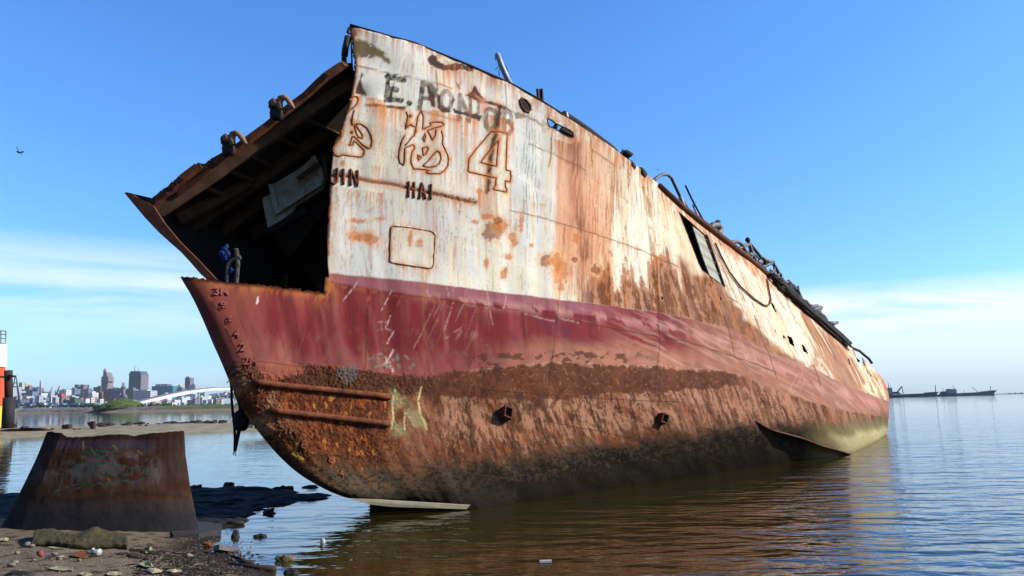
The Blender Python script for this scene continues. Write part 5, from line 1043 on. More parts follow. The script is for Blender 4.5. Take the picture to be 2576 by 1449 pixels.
# hillside and scattered low houses
hl = [(1980, 560), (2050, 535), (2120, 505), (2200, 490), (2290, 500), (2400, 500), (2600, 480)]
A = [atY(*zB(x, y + 10), 2300) for x, y in hl]; mb = MB(); n = len(A); A2 = [np.array([a[0], a[1] - 700, 3]) for a in A]; A3 = [a + np.array([0, 600, 0]) for a in A]
mb.add(A2 + A + A3, [(i, i + 1, i + 1 + n, i + n) for i in range(2 * n - 1) if i != n - 1]); tag(mb.build('hill', mat('hazy hill', L3(92, 108, 112), .95, noise=.3, scale=.01)), kind='structure')
rng = random.Random(33)
tone = ['white', 'grey', 'cream', 'slate', 'brick', 'brown']; wd = {'white': 'white', 'grey': 'pale grey', 'cream': 'cream', 'slate': 'blue slate', 'brick': 'brick red', 'brown': 'brown'}
LM = [(0, 'cream towers'), (330, 'thin red mast'), (430, 'dock cranes'), (560, 'red ship funnel'), (760, 'twin topped building'), (1000, 'brick warehouse'), (1200, 'slim monument'), (1400, 'gridded office'), (1700, 'teal glass block'), (2000, 'slender tower'), (2300, 'hillside')]
for k in range(46):
    x = rng.uniform(2030, 2520); base = np.interp(x, [a for a, b in hl], [b for a, b in hl]); y = base + abs(rng.gauss(0, 34)) - 6; w = rng.uniform(12, 34); Yh = 2250 - (y - base) * 5.5
    tn = rng.choice(tone); B(x, x + w, y, Yh, fm(tn), 'small hillside house among many beyond the conveyor end', depth=10, roof=False, name='hillside_house', cat='house', group='small houses on the far hillside', yb=y + 46)
for k in range(64):
    x = rng.uniform(170, 1240); y = rng.uniform(1015, 1085); w = rng.uniform(22, 60); tn = rng.choice(tone)
    A_(x, x + w, y, rng.uniform(1050, 1420), fm(tn), 'small low house in the crowded strip behind the harbour sheds', depth=10, roof=False, name='low_house', cat='house', group='low houses behind the harbour')
for k in range(44):
    x = rng.uniform(60, 2330); y = rng.uniform(575, 640); w = rng.uniform(24, 66); tn = rng.choice(tone)
    B(x, x + w, y, rng.uniform(1050, 1400), fm(tn), 'small low house at the foot of the city skyline', depth=10, roof=False, name='low_house', cat='house', group='low houses below the skyline')
for k in range(30):
    x = rng.uniform(290, 900) if k % 2 else rng.uniform(150, 1290); y = rng.uniform(1140, 1172); p = atY(*zA(x, y), 640 + rng.uniform(0, 120)); L = rng.uniform(3, 6)
    tag(MB().prism([(p[0] - L, p[1], 2.2), (p[0] + L * .8, p[1], 2.2), (p[0] + L * 1.2, p[1], p[2]), (p[0] - L, p[1], p[2] - .3)], (0, 3, 0)).box((p[0] - L * .3, p[1] + 1.5, p[2] + .6), (L * .7, 2, 1.6)).build('small_boat', fm(rng.choice(['white', 'white', 'grey', 'blue']))), 'small pale boat laid up along the stone shore', 'boat', 'small boats behind the stone shore')
# cranes, masts, ship funnel
def lattice(name, q, r, m, label, cat, Y, zf=zA, group=None):
    mb = MB()
    for s in q: mb.tube([atY(*zf(x, y), Y) for x, y in s], r, 5)
    return tag(mb.build(name, m), label, cat, group)
lattice('sheer_legs_crane', [[(208,750),(170,930),(150,1150)],[(214,750),(250,950),(285,1180)],[(190,850),(232,850)],[(180,900),(242,905)],[(208,750),(214,750)],[(222,800),(262,1180)]], .55, M_STEEL, 'tall A-shaped grey dock crane at the left of the skyline', 'crane', 800)
lattice('radio_mast', [[(545,815),(545,1100)],[(549,830),(549,1100)],[(541,850),(541,1100)]], .9, mat('red mast', L3(176, 110, 104), .6), 'thin red and white lattice mast above the harbour', 'mast', 1400)
lattice('dock_crane', [[(640,1040),(720,895)],[(648,1048),(728,900)],[(650,1040),(650,1110)],[(690,1010),(690,1110)],[(640,1045),(700,1040)]], .9, M_PALE, 'left dock crane with white jib raised to the right', 'crane', 1200, group='dock cranes'); lattice('dock_crane', [[(662,1040),(742,890)],[(700,1000),(705,1110)],[(720,1020),(725,1110)]], .9, M_PALE, 'middle dock crane, its jib crossing the left one', 'crane', 1230, group='dock cranes'); lattice('dock_crane', [[(752,1020),(808,882)],[(770,1010),(820,890)],[(745,950),(745,1020)]], .9, M_PALE, 'right dock crane beside the red ship funnel', 'crane', 1215, group='dock cranes')
A_(780, 832, 995, 1100, mat('red funnel', L3(214, 62, 58), .6), 'bright red ship funnel among the harbour cranes', name='ship_funnel', cat='funnel', depth=8, roof=False, group='harbour ships')
for x, y0, y1 in ((2168, 540, 660), (2222, 560, 660)): lattice('lamp_mast', [[(x, y0), (x, y1)]], .35, M_PALE, 'thin pale mast %s of the pair before the hillside' % ('left' if x < 2200 else 'right'), 'mast', 1100, zB)
# white conveyor gallery
cv = empty('conveyor_gallery', tuple(atY(*zB(1030, 650), 470)), 'long white sloping conveyor gallery rising out of the green mound', 'conveyor')
cp = [(1008, 640, 672), (1210, 588, 632), (1450, 530, 580), (1700, 476, 530), (1890, 452, 492), (1925, 447, 490), (2115, 428, 470), (2230, 428, 466), (2420, 420, 458)]
mb = MB(); rf = MB(); yc = lambda x: 466 + (x - 1008) / 1400 * 190
for (x0, t0, b0), (x1, t1_, b1) in zip(cp[:-1], cp[1:]):
    Pq = [atY(*zB(x, y), yc(x)) for x, y in ((x0, b0), (x1, b1), (x1, t1_ + 5), (x0, t0 + 5))]; mb.prism(Pq, (-3.5, .5, 0)); Pr = [atY(*zB(x, y), yc(x) - .3) for x, y in ((x0, t0 + 6), (x1, t1_ + 6), (x1, t1_ - 2), (x0, t0 - 2))]; rf.prism(Pr, (-4.2, .5, 0))
mb.build('gallery', mat('white cladding', L3(196, 198, 200), .6, noise=.05, bump=0), cv); rf.build('roof', mat('grey roofing', L3(120, 124, 134), .7), cv)
for x, y in ((1205, 610), (1880, 480), (2330, 440)): MB().bar(atY(*zB(x, y), yc(x) + 1.5), atY(*zB(x, 690), yc(x) + 1.5), .9).build('support_leg', mat('pale leg', L3(190, 190, 190), .7), cv)

# ------------------------------------------------------------------ ships at anchor, breakwater
def zS(x, y): return ((2950 + x / 5.09) * .74537, (1230 + y / 5.09) * .74537)
M_SHIP = mat('dark ship hull', L3(70, 78, 96), .7, noise=.15, scale=.05); M_SUP = mat('grey ship house', L3(126, 138, 158), .7, noise=.15, scale=.05); M_RIG = mat('ship rigging', L3(90, 98, 116), .7)
def ship(label, Y, hullp, house, masts, beam=11):
    s = empty('cargo_ship', tuple(atY(*zS(*hullp[0]), Y)), label, 'ship', 'ships at anchor')
    MB().prism([atY(*zS(*p), Y) for p in hullp], (0, beam, 0)).build('hull', M_SHIP, s)
    for nm_, q, m in house: MB().prism([atY(*zS(*p), Y + beam * .15) for p in q], (0, beam * .7, 0)).build(nm_, m, s)
    for nm_, q, r in masts: MB().tube([atY(*zS(*p), Y + beam * .5) for p in q], r, 5).build(nm_, M_RIG, s)
ship('dark barge with a folding crane boom, nearest the wreck stern', 700, [(180,500),(232,505),(330,516),(600,508),(960,494),(968,480),(1112,469),(1085,500),(1062,554),(265,577),(180,577)], [('deckhouse', [(235,408),(250,402),(300,402),(318,425),(312,440),(326,518),(235,510)], M_SUP), ('crane_base', [(360,508),(360,490),(380,478),(380,468),(425,468),(425,480),(455,490),(460,508)], M_SHIP)], [('mast', [(248,405),(248,325)], .3), ('mast', [(280,402),(280,360)], .2), ('crane_boom', [(405,470),(440,425),(480,375)], .6), ('crane_boom', [(480,375),(490,440),(500,505)], .35), ('mast', [(1055,472),(1055,352)], .35)])
ship('small workboat with pink striped hull between the two larger ships', 800, [(1065,550),(1075,520),(1150,514),(1290,520),(1420,518),(1605,505),(1592,535),(1200,552)], [('wheelhouse', [(1150,516),(1160,490),(1165,465),(1250,460),(1240,490),(1232,514)], M_SHIP), ('stripe', [(1300,524),(1595,518),(1592,526),(1300,533)], mat('pink stripe', L3(170, 118, 136), .7))], [('mast', [(1183,465),(1183,400)], .25)], 5)
ship('long cargo ship with raised bow at the right', 950, [(1280,492),(1300,488),(1420,496),(1900,474),(1955,460),(2112,442),(2060,500),(2078,530),(1590,541),(1300,545)], [('deckhouse', [(1300,490),(1308,450),(1370,448),(1372,425),(1418,425),(1422,496)], M_SUP), ('funnel', [(1308,452),(1308,420),(1336,420),(1336,452)], M_SUP)], [('mast', [(1378,426),(1375,395)], .4), ('mast', [(1360,426),(1355,355)], .25), ('mast', [(2004,456),(1998,365)], .35), ('derrick', [(1782,474),(1690,396)], .35), ('mast', [(1548,490),(1548,435)], .2)], 14)
bw = [(2080, 520), (2200, 516), (2330, 511), (2450, 508), (2560, 505), (2800, 498)]
mb = MB()
for (a, b) in zip(bw[:-1], bw[1:]): mb.bar(atY(*zS(a[0], a[1]), 2600), atY(*zS(b[0], b[1]), 2600), 6, 5)
for x, y in ((2330, 506), (2430, 502), (2535, 497)): mb.blob(atY(*zS(x, y), 2598), 4, 3, 1)
tag(mb.build('breakwater', mat('hazy breakwater', L3(110, 126, 146), .9)), 'thin grey breakwater on the horizon at the far right', 'breakwater')
# ------------------------------------------------------------------ rusty plate section on the beach with its graffiti
X_SAVE = (X, Yp, U, V)
bc = on_ground(262, 1338); YB = float(bc[1])
th = np.linspace(-1.25, 1.25, 260); zz = np.linspace(0, 1, 150); TH, ZZ = np.meshgrid(th, zz, indexing='ij')
def sup(a, e): return np.sign(a) * np.abs(a) ** e
hp = 1.315; lp = np.interp(ZZ, [0, .15, .5, .8, 1], [1.40, 1.31, 1.13, 1.0, .94])
top_rag = np.interp(TH, [-1.25, -1.0, -.75, -.6, -.35, 0, .22, .30, .42, .8, 1.05, 1.25], [.05, .045, .03, -.03, -.03, -.005, .0, -.03, .0, .02, .02, .02]) + .025 * (fbm(TH * 9, 0 * TH, 3, 400) - .5)
bx = lp * sup(np.sin(TH * 1.0) / math.sin(1.25) * 1.0, .92) - .16 + .0 * ZZ; by = (.60 - .28 * ZZ) * sup(np.cos(TH), .55)
BP = np.stack([bc[0] + bx - .10, YB + .62 - by + .20 * ZZ, -.12 + (hp + .12 + top_rag * ZZ) * ZZ + 0 * TH], -1)
BP[..., 1] += .03 * (fbm(TH * 3, ZZ * 3, 4, 401) - .5)
X, Yp = proj(BP); U, V = X, Yp; Y_ = Yp
COLR = np.zeros(X.shape + (3,)) + lin((72, 48, 37)); ROUGH = np.full(X.shape, .8)  # plate colours from here on are darkened overall to stand in for shade
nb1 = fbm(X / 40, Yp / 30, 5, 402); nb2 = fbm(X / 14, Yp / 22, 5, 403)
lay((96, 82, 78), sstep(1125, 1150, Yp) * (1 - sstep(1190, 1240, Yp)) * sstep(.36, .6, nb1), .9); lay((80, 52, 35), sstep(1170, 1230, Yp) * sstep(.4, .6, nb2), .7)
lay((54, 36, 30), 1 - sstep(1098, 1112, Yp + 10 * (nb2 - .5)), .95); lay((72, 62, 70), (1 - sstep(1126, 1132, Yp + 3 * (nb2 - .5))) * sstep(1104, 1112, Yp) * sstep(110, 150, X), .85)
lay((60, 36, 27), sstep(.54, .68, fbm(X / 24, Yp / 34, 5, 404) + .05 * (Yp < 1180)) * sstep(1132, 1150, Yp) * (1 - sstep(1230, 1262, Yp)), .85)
lay((54, 36, 29), sstep(395, 425, X + .22 * (1200 - Yp)) * (1 - sstep(1220, 1250, Yp)), .8); lay((44, 28, 28), 1 - sstep(70, 150, X + .4 * (Yp - 1090) - 20), .7)  # stain at the right; left side darkened as painted shade where it curves back
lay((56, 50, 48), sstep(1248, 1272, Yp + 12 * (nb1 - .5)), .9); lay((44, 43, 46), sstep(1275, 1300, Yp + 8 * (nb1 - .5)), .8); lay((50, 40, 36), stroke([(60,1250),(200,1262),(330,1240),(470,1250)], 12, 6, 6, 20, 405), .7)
def zG(*p): return Zm(0, 1400, 2.1467, p)
for q, w in ((zG((590,270),(700,262),(850,265)), 4), (zG((640,290),(700,250),(720,310),(780,290)), 3.5), (zG((470,460),(520,390),(560,360),(600,440)), 4), (zG((560,370),(580,470)), 4), (zG((640,350),(650,440)), 4), (zG((670,370),(720,355),(760,400),(740,440),(690,440),(670,400),(720,395)), 4), (zG((750,330),(840,380),(770,410),(850,450)), 4), (zG((850,410),(900,370),(960,390),(950,430),(890,440),(870,410)), 3), (zG((990,380),(1060,370),(1100,430),(1040,420)), 3), (zG((440,430),(450,480)), 4), (zG((380,560),(500,520),(620,490),(600,520),(540,540)), 3.5), (zG((640,470),(660,520),(720,490),(760,520),(790,490),(840,500)), 3), (zG((850,470),(960,490),(1050,460)), 3)):
    lay((40, 92, 80), stroke(q, w * .9, 1.2, 1.2, 6, 406) * sstep(.25, .42, fbm(X / 6, Yp / 6, 3, 407)), .9)
lay((150, 140, 40), sum(stroke(zG(*q), 3, 1.5, 1, 5, 408) for q in (((600,190),(605,250)), ((660,240),(690,290)), ((820,220),(850,250)), ((1000,260),(1030,290)), ((780,460),(800,480)))), .7)
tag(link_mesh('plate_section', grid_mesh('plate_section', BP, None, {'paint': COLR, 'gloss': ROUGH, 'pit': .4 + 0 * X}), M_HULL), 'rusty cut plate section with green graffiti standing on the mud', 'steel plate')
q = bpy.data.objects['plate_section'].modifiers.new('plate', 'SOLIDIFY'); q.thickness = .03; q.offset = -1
X, Yp, U, V = X_SAVE; Y_ = Yp

M_CONC = mat('dark wet concrete', L3(52, 50, 50), .8, noise=.3, scale=5, bump=.4)
def slab(px, z0, z1, m, name, label, cat, dz=0):
    P = [on_ground(x, y) for x, y in px]; tag(MB().prism([(p[0], p[1], z0) for p in P], (0, 0, z1 - z0)).build(name, m), label, cat)
slab([(436,1352),(500,1353),(553,1347),(557,1334),(520,1322),(452,1318),(425,1330)], -.05, .085, M_CONC, 'concrete_slab', 'rounded grey slab lying at the right foot of the graffiti plate', 'slab')
# moss covered mat
u = np.linspace(0, 1, 80); v = np.linspace(0, 1, 22); UU, VV = np.meshgrid(u, v, indexing='ij')
a = on_ground(78, 1376); b = on_ground(316, 1385); c = on_ground(318, 1360); d = on_ground(90, 1352)
Pm = (a * (1 - UU[..., None]) + b * UU[..., None]) * (1 - VV[..., None]) + (d * (1 - UU[..., None]) + c * UU[..., None]) * VV[..., None]
Pm[..., 2] += .05 + .05 * np.sin(VV * math.pi) + .09 * np.exp(-((UU - .66) / .13) ** 2) * sstep(.2, .8, VV) + .05 * np.exp(-((UU - .12) / .16) ** 2) * VV + .03 * (fbm(UU * 18, VV * 5, 4, 410) - .5)
Pm[..., 1] += .05 * np.sin(UU * 9)
o = tag(link_mesh('mossy_mat', grid_mesh('mossy_mat', Pm), mat('mossy carpet', L3(82, 74, 40), .95, noise=.4, scale=9, col2=L3(52, 50, 30), bump=.9, bscale=60)), 'green mossy rumpled mat lying on sand before the graffiti plate', 'mat'); q = o.modifiers.new('t', 'SOLIDIFY'); q.thickness = .06; q.offset = -1
# litter
def zL(x, y): return ((x / 4) * .74537, (1750 + y / 4) * .74537)
def zR(x, y): return ((500 + x / 4) * .74537, (1600 + y / 4) * .74537)
M_PL = mat('white plastic', L3(172, 170, 164), .4, noise=.05, bump=0)
a = on_ground(*zL(1235, 505)); cup = empty('plastic_cup', tuple(a), 'white plastic cup lying on its side on the sand', 'cup')
R = Vector((.86, -.3, 0)).normalized()
MB().tube([a + np.array([0, 0, .035]), a + np.array(R) * .10 + np.array([0, 0, .042])], [.026, .034], 14).build('cup_body', M_PL, cup); MB().tube([a + np.array(R) * .10 + np.array([0, 0, .042]), a + np.array(R) * .107 + np.array([0, 0, .042])], .037, 14).build('rim', M_PL, cup)
tag(MB().blob(on_ground(*zL(1250, 478)) + np.array([0, 0, .04]), (.026, .024, .026), 2, 2, .2).build('white_ball', M_PL), 'round white plastic lid propped behind the white cup', 'lid')
tag(MB().prism([on_ground(*zL(x, y)) + np.array([0, 0, h]) for x, y, h in ((945,520,.012), (1010,492,.02), (1150,494,.045), (1210,522,.03), (1190,546,.004), (1090,543,.006))], (0, 0, .008)).build('rusty_sheet', mat('orange scrap', L3(126, 76, 34), .7, noise=.4)), 'flat orange rusted scrap lying left of the white cup', 'scrap')
tag(MB().blob(on_ground(*zL(545, 540)) + np.array([0, 0, .05]), (.04, .034, .036), 6, 1, .6).build('brick_piece', mat('brick red', L3(140, 72, 60), .9, noise=.2)), 'small red brick lump on the sand at left', 'brick')
M_PAPER = mat('dirty paper', L3(176, 164, 132), .8, noise=.3, scale=12, col2=L3(150, 136, 100)); M_YEL = mat('yellowed foam', L3(176, 166, 106), .9, noise=.3, scale=10, col2=L3(150, 146, 110)); M_STONE = mat('pale pebble', L3(132, 124, 108), .85, noise=.3, scale=9); M_WEED = mat('dark washed weed', L3(52, 44, 34), .95, noise=.5, scale=12, bump=.9)
def crumple(pxs, lift, m, name, label, cat, seed):
    P = [on_ground(*p) for p in pxs]; r = random.Random(seed); c = sum(P) / len(P); ring = [P[i] * .5 + c * .5 for i in range(len(P))]; n = len(P)
    vs = [p + np.array([0, 0, .012 + r.uniform(0, .15) * lift]) for p in P] + [p + np.array([r.uniform(-.02, .02), 0, r.uniform(.15, .6) * lift]) for p in ring] + [c + np.array([0, 0, lift * r.uniform(.3, .7)])]
    fs = [(i, (i + 1) % n, (i + 1) % n + n, i + n) for i in range(n)] + [(i + n, (i + 1) % n + n, 2 * n) for i in range(n)]
    return tag(MB().add(vs, fs).build(name, m), label, cat)
L = lambda *p: [zL(x, y) for x, y in p]; Rr = lambda *p: [zR(x, y) for x, y in p]
crumple(L((650,685), (780,660), (990,690), (980,705), (850,722), (700,705)), .02, M_PAPER, 'paper_sheet', 'flat dirty white sheet left of centre at the bottom', 'paper', 1)
crumple(L((1870,650), (1930,620), (2010,612), (2062,650), (2050,690), (1960,685)), .10, M_YEL, 'crumpled_wrapper', 'yellow white crumpled wrapper, upper one of the litter pile', 'wrapper', 2)
crumple(L((1960,715), (2050,690), (2130,705), (2200,735), (2180,750), (2050,760)), .07, M_PAPER, 'crumpled_wrapper', 'ribbed white wrapper, lower one of the litter pile', 'wrapper', 3)
crumple(L((2240,720), (2340,712), (2440,712), (2460,735), (2340,750)), .05, M_PAPER, 'crumpled_wrapper', 'white torn wrapper right of the litter pile', 'wrapper', 4)
crumple(L((1435,765), (1480,740), (1600,745), (1670,776), (1560,800), (1450,790)), .06, M_PAPER, 'crumpled_wrapper', 'white and blue wrapper at the bottom edge', 'wrapper', 5)
crumple(L((1060,770), (1120,748), (1220,755), (1260,785), (1150,800)), .05, M_PAPER, 'paper_sheet', 'pale paper cut by the bottom edge left of the wrapper', 'paper', 6)
crumple(L((2000,440), (2025,385), (2060,440), (2035,452)), .10, M_YEL, 'foam_piece', 'pointed yellow foam piece upright beyond the weed', 'foam', 7)
crumple(L((640,400), (700,395), (880,415), (870,428), (720,418)), .02, M_PAPER, 'white_stick', 'thin white strip lying before the mossy mat', 'strip', 8)
crumple(L((770,530), (860,512), (905,530), (880,545), (800,540)), .03, M_PAPER, 'paper_sheet', 'small grey paper left of the orange scrap', 'paper', 9)
crumple(L((0,290), (60,280), (118,290), (115,315), (40,320), (0,318)), .06, M_YEL, 'foam_piece', 'pale foam block at the far left edge of the sand', 'foam', 10)
crumple(Rr((525,1110), (580,1105), (612,1108), (590,1130), (540,1132)), .02, M_PAPER, 'paper_sheet', 'small cream paper on sand near the water edge', 'paper', 11)
tag(MB().blob(on_ground(*zL(255, 765)) + np.array([0, 0, .0]), (.14, .06, .04), 3, 2, .3).build('dark_rubber', M_BLACK), 'dark rubber scrap at the bottom left corner', 'rubber')
for k, (x, y, r, lb) in enumerate(((805, 572, .04, 'round cream pebble below the orange scrap'), (455, 580, .035, 'grey pebble right below the red brick lump'), (195, 625, .06, 'pale upper stone of the pair at the left'), (155, 652, .055, 'grey lower stone of the pair at the left'), (228, 483, .04, 'flat pale pebble left of the red brick lump'), (370, 382, .07, 'dark grey stone at the left end of the mossy mat'), (432, 392, .05, 'pale stone beside the dark stone at the mat'), (735, 505, .05, 'grey stone between brick lump and scrap'), (1065, 578, .035, 'small white pebble below the scrap'), (965, 720, .03, 'white pebble right of the flat dirty sheet'), (2540, 520, .05, 'white stone at the edge of the wet sand'), (1970, 475, .03, 'reddish pebble beside the pointed foam'))):
    tag(MB().blob(on_ground(*zL(x, y)) + np.array([0, 0, r * .4]), (r * .65, r * .5, r * .4), k + 20, 2, .5).build('pebble', M_STONE), lb, 'pebble', 'loose stones on the sand')
mb = MB(); mw = MB(); rng = random.Random(77)
for k in range(700):
    x = rng.uniform(0, 640); y = rng.uniform(1352, 1449)
    p = on_ground(x, y)
    if p[2] < .0: continue
    r = rng.uniform(.003, .010); mb.blob(p + np.array([0, 0, r * .3]), (r * 1.3, r, r * .7), k, 1, .4)
for k in range(1300):
    x = rng.gauss(520, 60) if k % 3 else rng.uniform(330, 560); y = rng.uniform(1385, 1449)
    p = on_ground(x, y)
    if p[2] < -.04: continue
    r = rng.uniform(.005, .015); mw.blob(p + np.array([0, 0, r * .2]), (r * rng.uniform(1, 3), r * rng.uniform(.6, 1.6), r * .5), k, 1, 1.0, Matrix.Rotation(rng.uniform(0, 3), 3, 'Z'))
for q in ([(1735,420),(1900,440),(2050,470),(2150,480)], [(1600,490),(1720,480),(1800,520),(1980,545)]):
    for (x0, y0), (x1, y1) in zip(q[:-1], q[1:]):
        for j in range(30): f = rng.random(); p = on_ground(*zL(x0 + (x1 - x0) * f, y0 + (y1 - y0) * f + rng.uniform(-12, 12))); r = rng.uniform(.01, .028); mw.blob(p, (r * 1.7, r, r * .7), j, 1, .8)
tag(mb.build('gravel', M_STONE), kind='stuff'); tag(mw.build('washed_weed', M_WEED), kind='stuff')
# things lying in the shallows
def rock(px, r, seed, label, m=M_BLACK, name='rock', cat='rock', amp=.7, z=0): tag(MB().blob(atZ(*px, z), tuple(q * .62 for q in r), seed, 3, amp).build(name, m), label, cat, 'lumps in the shallows' if name == 'rock' else None)
tag(MB().blob(atZ(*zR(1340, 235), 0.0), (.55, .22, .10), 4, 3, .12).build('rubber_fender', M_BLACK), 'long smooth black fender half sunk at the mud tongue', 'fender')
rock(zR(1640, 530), (.16, .12, .10), 2, 'dark pointed lump in the water off the mud tongue'); rock(zR(1180, 850), (.09, .07, .12), 5, 'dark upright lump left in the shallows near the slab'); rock(zR(1520, 850), (.13, .06, .06), 6, 'low dark lump right in the shallows near the slab')
rock(zR(660, 205), (.2, .14, .12), 7, 'dark jagged lump beyond the mud tongue near the plate'); rock(zR(1100, 680), (.32, .18, .12), 8, 'broad dark clod at the tip of the slab'); rock(zR(1200, 632), (.3, .1, .07), 9, 'flat dark clod just beyond the slab tip'); rock(zR(1820, 205), (.3, .12, .12), 10, 'arched dark debris at the end of the mud tongue'); rock(zR(2190, 180), (.25, .12, .08), 11, 'dark debris under the stem of the wreck')
rock(zR(1205, 1300), (.09, .07, .07), 12, 'dark stone at the water edge near the bottom'); rock(zR(1355, 1335), (.07, .05, .05), 13, 'wet stone in the water right of the weed'); rock(zR(1125, 1345), (.07, .06, .05), 14, 'wet stone left of the pair at the bottom edge'); rock(zR(1930, 1340), (.12, .07, .06), 15, 'dark lump with pale top at the bottom of the water')
rock(zR(1830, 1165), (.13, .08, .09), 16, 'brown rock with yellow top standing in the water', mat('yellow brown rock', L3(120, 104, 70), .9, noise=.5, scale=9, col2=L3(70, 60, 46)), amp=.9); tag(MB().blob(atZ(*zR(1930, 1150)), (.05, .04, .035), 3, 2, .3).build('floating_ball', mat('orange ball', L3(140, 90, 66), .6)), 'small orange object floating beside the brown rock', 'float')
tag(MB().blob(atZ(*zR(2357, 930)), (.035, .03, .06), 3, 2, .2).build('floating_bottle', M_PL), 'tiny white bottle floating upright in open water', 'bottle')
def plank(p, r, label, name='stick', m=M_WOOD): tag(MB().tube([atZ(*q, .015) for q in p], r, 6).build(name, m), label, 'stick', 'sticks in the shallows')
plank([zR(1220, 1182), zR(1310, 1190), zR(1420, 1192)], .03, 'short dark stick floating left of the brown rock'); plank([zR(1090, 1240), zR(1400, 1262), zR(1710, 1278)], .035, 'long dark stick reaching from the weed into water'); plank([zR(1125, 1112), zR(1200, 1120), zR(1260, 1135)], .015, 'thin twig floating above the short stick'); plank([zR(1040, 165), zR(1140, 165)], .09, 'thick stub of wood floating beyond the mud tongue'); plank([zR(1620, 455), zR(1632, 520)], .015, 'upright twig on the dark pointed lump')
tag(MB().prism([atZ(*zR(x, y), z) for x, y, z in ((880,970,.10), (960,945,.13), (1240,990,.02), (1160,1005,-.02), (1080,1005,.0))], (0, 0, -.06)).build('sheet_metal', M_STEEL), 'bent grey metal sheet half sunk at the water edge', 'sheet'); rock(zR(790, 975), (.12, .07, .07), 18, 'orange brown lump at the sunk metal sheet', M_ORUST)
tag(MB().prism([atZ(*q, .005) for q in Zm(1600,1200,1.84,[(405,1282),(480,1278),(482,1286),(410,1290)])], (0, 0, .02)).build('floating_strip', M_PL), 'white strip floating on the brown water before the hull', 'strip')
# ropes at the bow
def rope(name, pts, r, m, label, parent=None):
    o = MB().tube(pts, r, 8).build(name, m, parent); 
    if label: tag(o, label, 'rope')
    return o
M_ROPE = mat('tarred rope', L3(52, 46, 44), .95, noise=.5, scale=30, bump=.9, bscale=90); M_ROPE2 = mat('grey mooring rope', L3(96, 93, 86), .95, noise=.4, scale=40, bump=.9, bscale=110)
def zP(x, y, Y=11.95): (q,) = Zm(740, 1180, 4, [(x, y)]); return atY(*q, Y)
hr = empty('hanging_rope', tuple(zP(150, 420)), 'doubled dark rope hanging from the stem of the wreck', 'rope')
MB().tube([zP(x, y) for x, y in ((150,400), (165,520), (168,680), (185,880), (205,1040), (212,1200), (208,1370))], .022, 8).build('strand', M_ROPE, hr)
MB().tube([zP(x, y, 12.0) for x, y in ((235,560), (270,660), (290,760), (285,880), (275,1040), (245,1200), (212,1370))], [.05, .05, .035, .03, .03, .028, .025], 8).build('strand', M_ROPE, hr)
MB().tube([zP(x, y) for x, y in ((205,1360), (190,1400), (188,1420))], .008, 5).tube([zP(x, y) for x, y in ((210,1360), (215,1400), (225,1435))], .008, 5).tube([zP(x, y) for x, y in ((150,400), (110,440), (100,450))], .008, 5).build('frayed_end', M_ROPE2, hr)
fb = MB().blob(zP(292, 950, 12.0), (.125, .12, .18), 2, 3, .3).build('rope_fender', M_ROPE); tag(fb, 'dark pear shaped fender hanging in the doubled rope at the stem', 'fender')
def zK(x, y, Y=12.0): (q,) = Zm(400, 600, 4, [(x, y)]); return atY(*q, Y)
kr = empty('mooring_rope', tuple(zK(1550, 1390)), 'thick grey knotted rope standing over the cut bow edge', 'rope')
for q in (((1465,1440), (1470,1300), (1476,1180), (1520,1120), (1580,1090), (1650,1075)), ((1590,1440), (1600,1300), (1612,1150), (1600,1040), (1585,960))):
    c = [Vector(zK(x, y)) for x, y in q]; fine = []
    for s in np.linspace(0, len(c) - 1, 26):
        i = min(int(s), len(c) - 2); fine.append(c[i].lerp(c[i + 1], s - i))
    mb = MB(); mb.tube(fine, .036, 9); nn = len(fine)
    mb.tube([p + Vector((.032 * math.cos(k * 1.15), -.016, .032 * math.sin(k * 1.15) * .3)) for k, p in enumerate(fine)], .016, 6); mb.build('strand', M_ROPE2, kr)
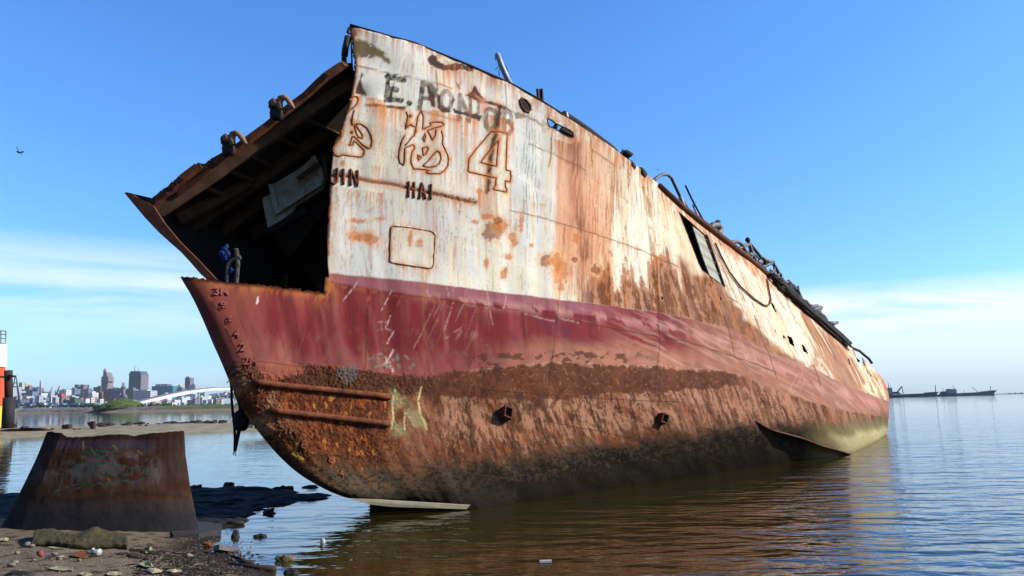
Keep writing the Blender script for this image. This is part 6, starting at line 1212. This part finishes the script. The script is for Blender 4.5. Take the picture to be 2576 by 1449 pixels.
M_BLUE = mat('blue netting', L3(20, 58, 130), .8, noise=.4, scale=20, bump=.9)
bn = empty('blue_netting', tuple(zK(1450, 1030)), 'torn blue netting caught in the grey knotted rope', 'netting')
for k, (x, y, r) in enumerate(((1440,965,.05), (1412,1020,.06), (1436,1085,.05), (1470,1030,.05), (1520,1240,.035), (1520,1275,.03), (1395,1060,.03), (1455,930,.03))):
    MB().blob(zK(x, y, 11.98), (r, r * .6, r), k, 2, 1.1).build('shred', M_BLUE, bn)
# birds
def bird(px, py, Y, s, label, th=0.0, m=M_BLACK):
    c = Vector(atY(px, py, Y)); R = Matrix.Rotation(th, 3, 'Y')
    mb = MB(); mb.blob(c, (s * .28, s * .12, s * .09), 1, 2, .1, R)
    for q in (((0, 0, .03), (-.30, .05, .28), (-.66, .1, .42), (-.34, .22, .16)), ((.04, 0, .03), (.26, -.02, .20), (.46, 0, .30), (.26, .16, .10))):
        mb.add([c + R @ (Vector(p) * s) for p in q] + [c + R @ (Vector(p) * s + Vector((0, 0, .02 * s))) for p in q], [(0, 1, 2, 3), (4, 5, 6, 7), (0, 1, 5, 4), (1, 2, 6, 5), (2, 3, 7, 6), (3, 0, 4, 7)])
    mb.add([c + R @ (Vector(p) * s) for p in ((.2, 0, -.02), (.46, -.05, -.12), (.46, .08, -.12), (.2, .02, .03))], [(0, 1, 2, 3)])
    tag(mb.build('bird', m), label, 'bird', 'birds in the sky')
bird(47, 383, 30, .42, 'dark bird with raised wings in the left sky', .45); bird(1656, 427, 60, .22, 'tiny gull just above the rail of the wreck', 0, M_STEEL); bird(2102, 493, 60, .10, 'speck of a bird in the right sky')
# ------------------------------------------------------------------ the air over the bay
hz = bpy.data.materials.new('hazy air'); hz.use_nodes = True; t = NT(hz.node_tree)
v = t.n('ShaderNodeVolumePrincipled', i={'Color': (.74, .86, 1, 1), 'Density': 0.7e-4}); o_ = t.n('ShaderNodeOutputMaterial'); t.t.links.new(v.outputs[0], o_.inputs['Volume'])
tag(MB().box((0, 3410, 89), (13400, 7000, 182.4)).build('haze', hz), kind='stuff')
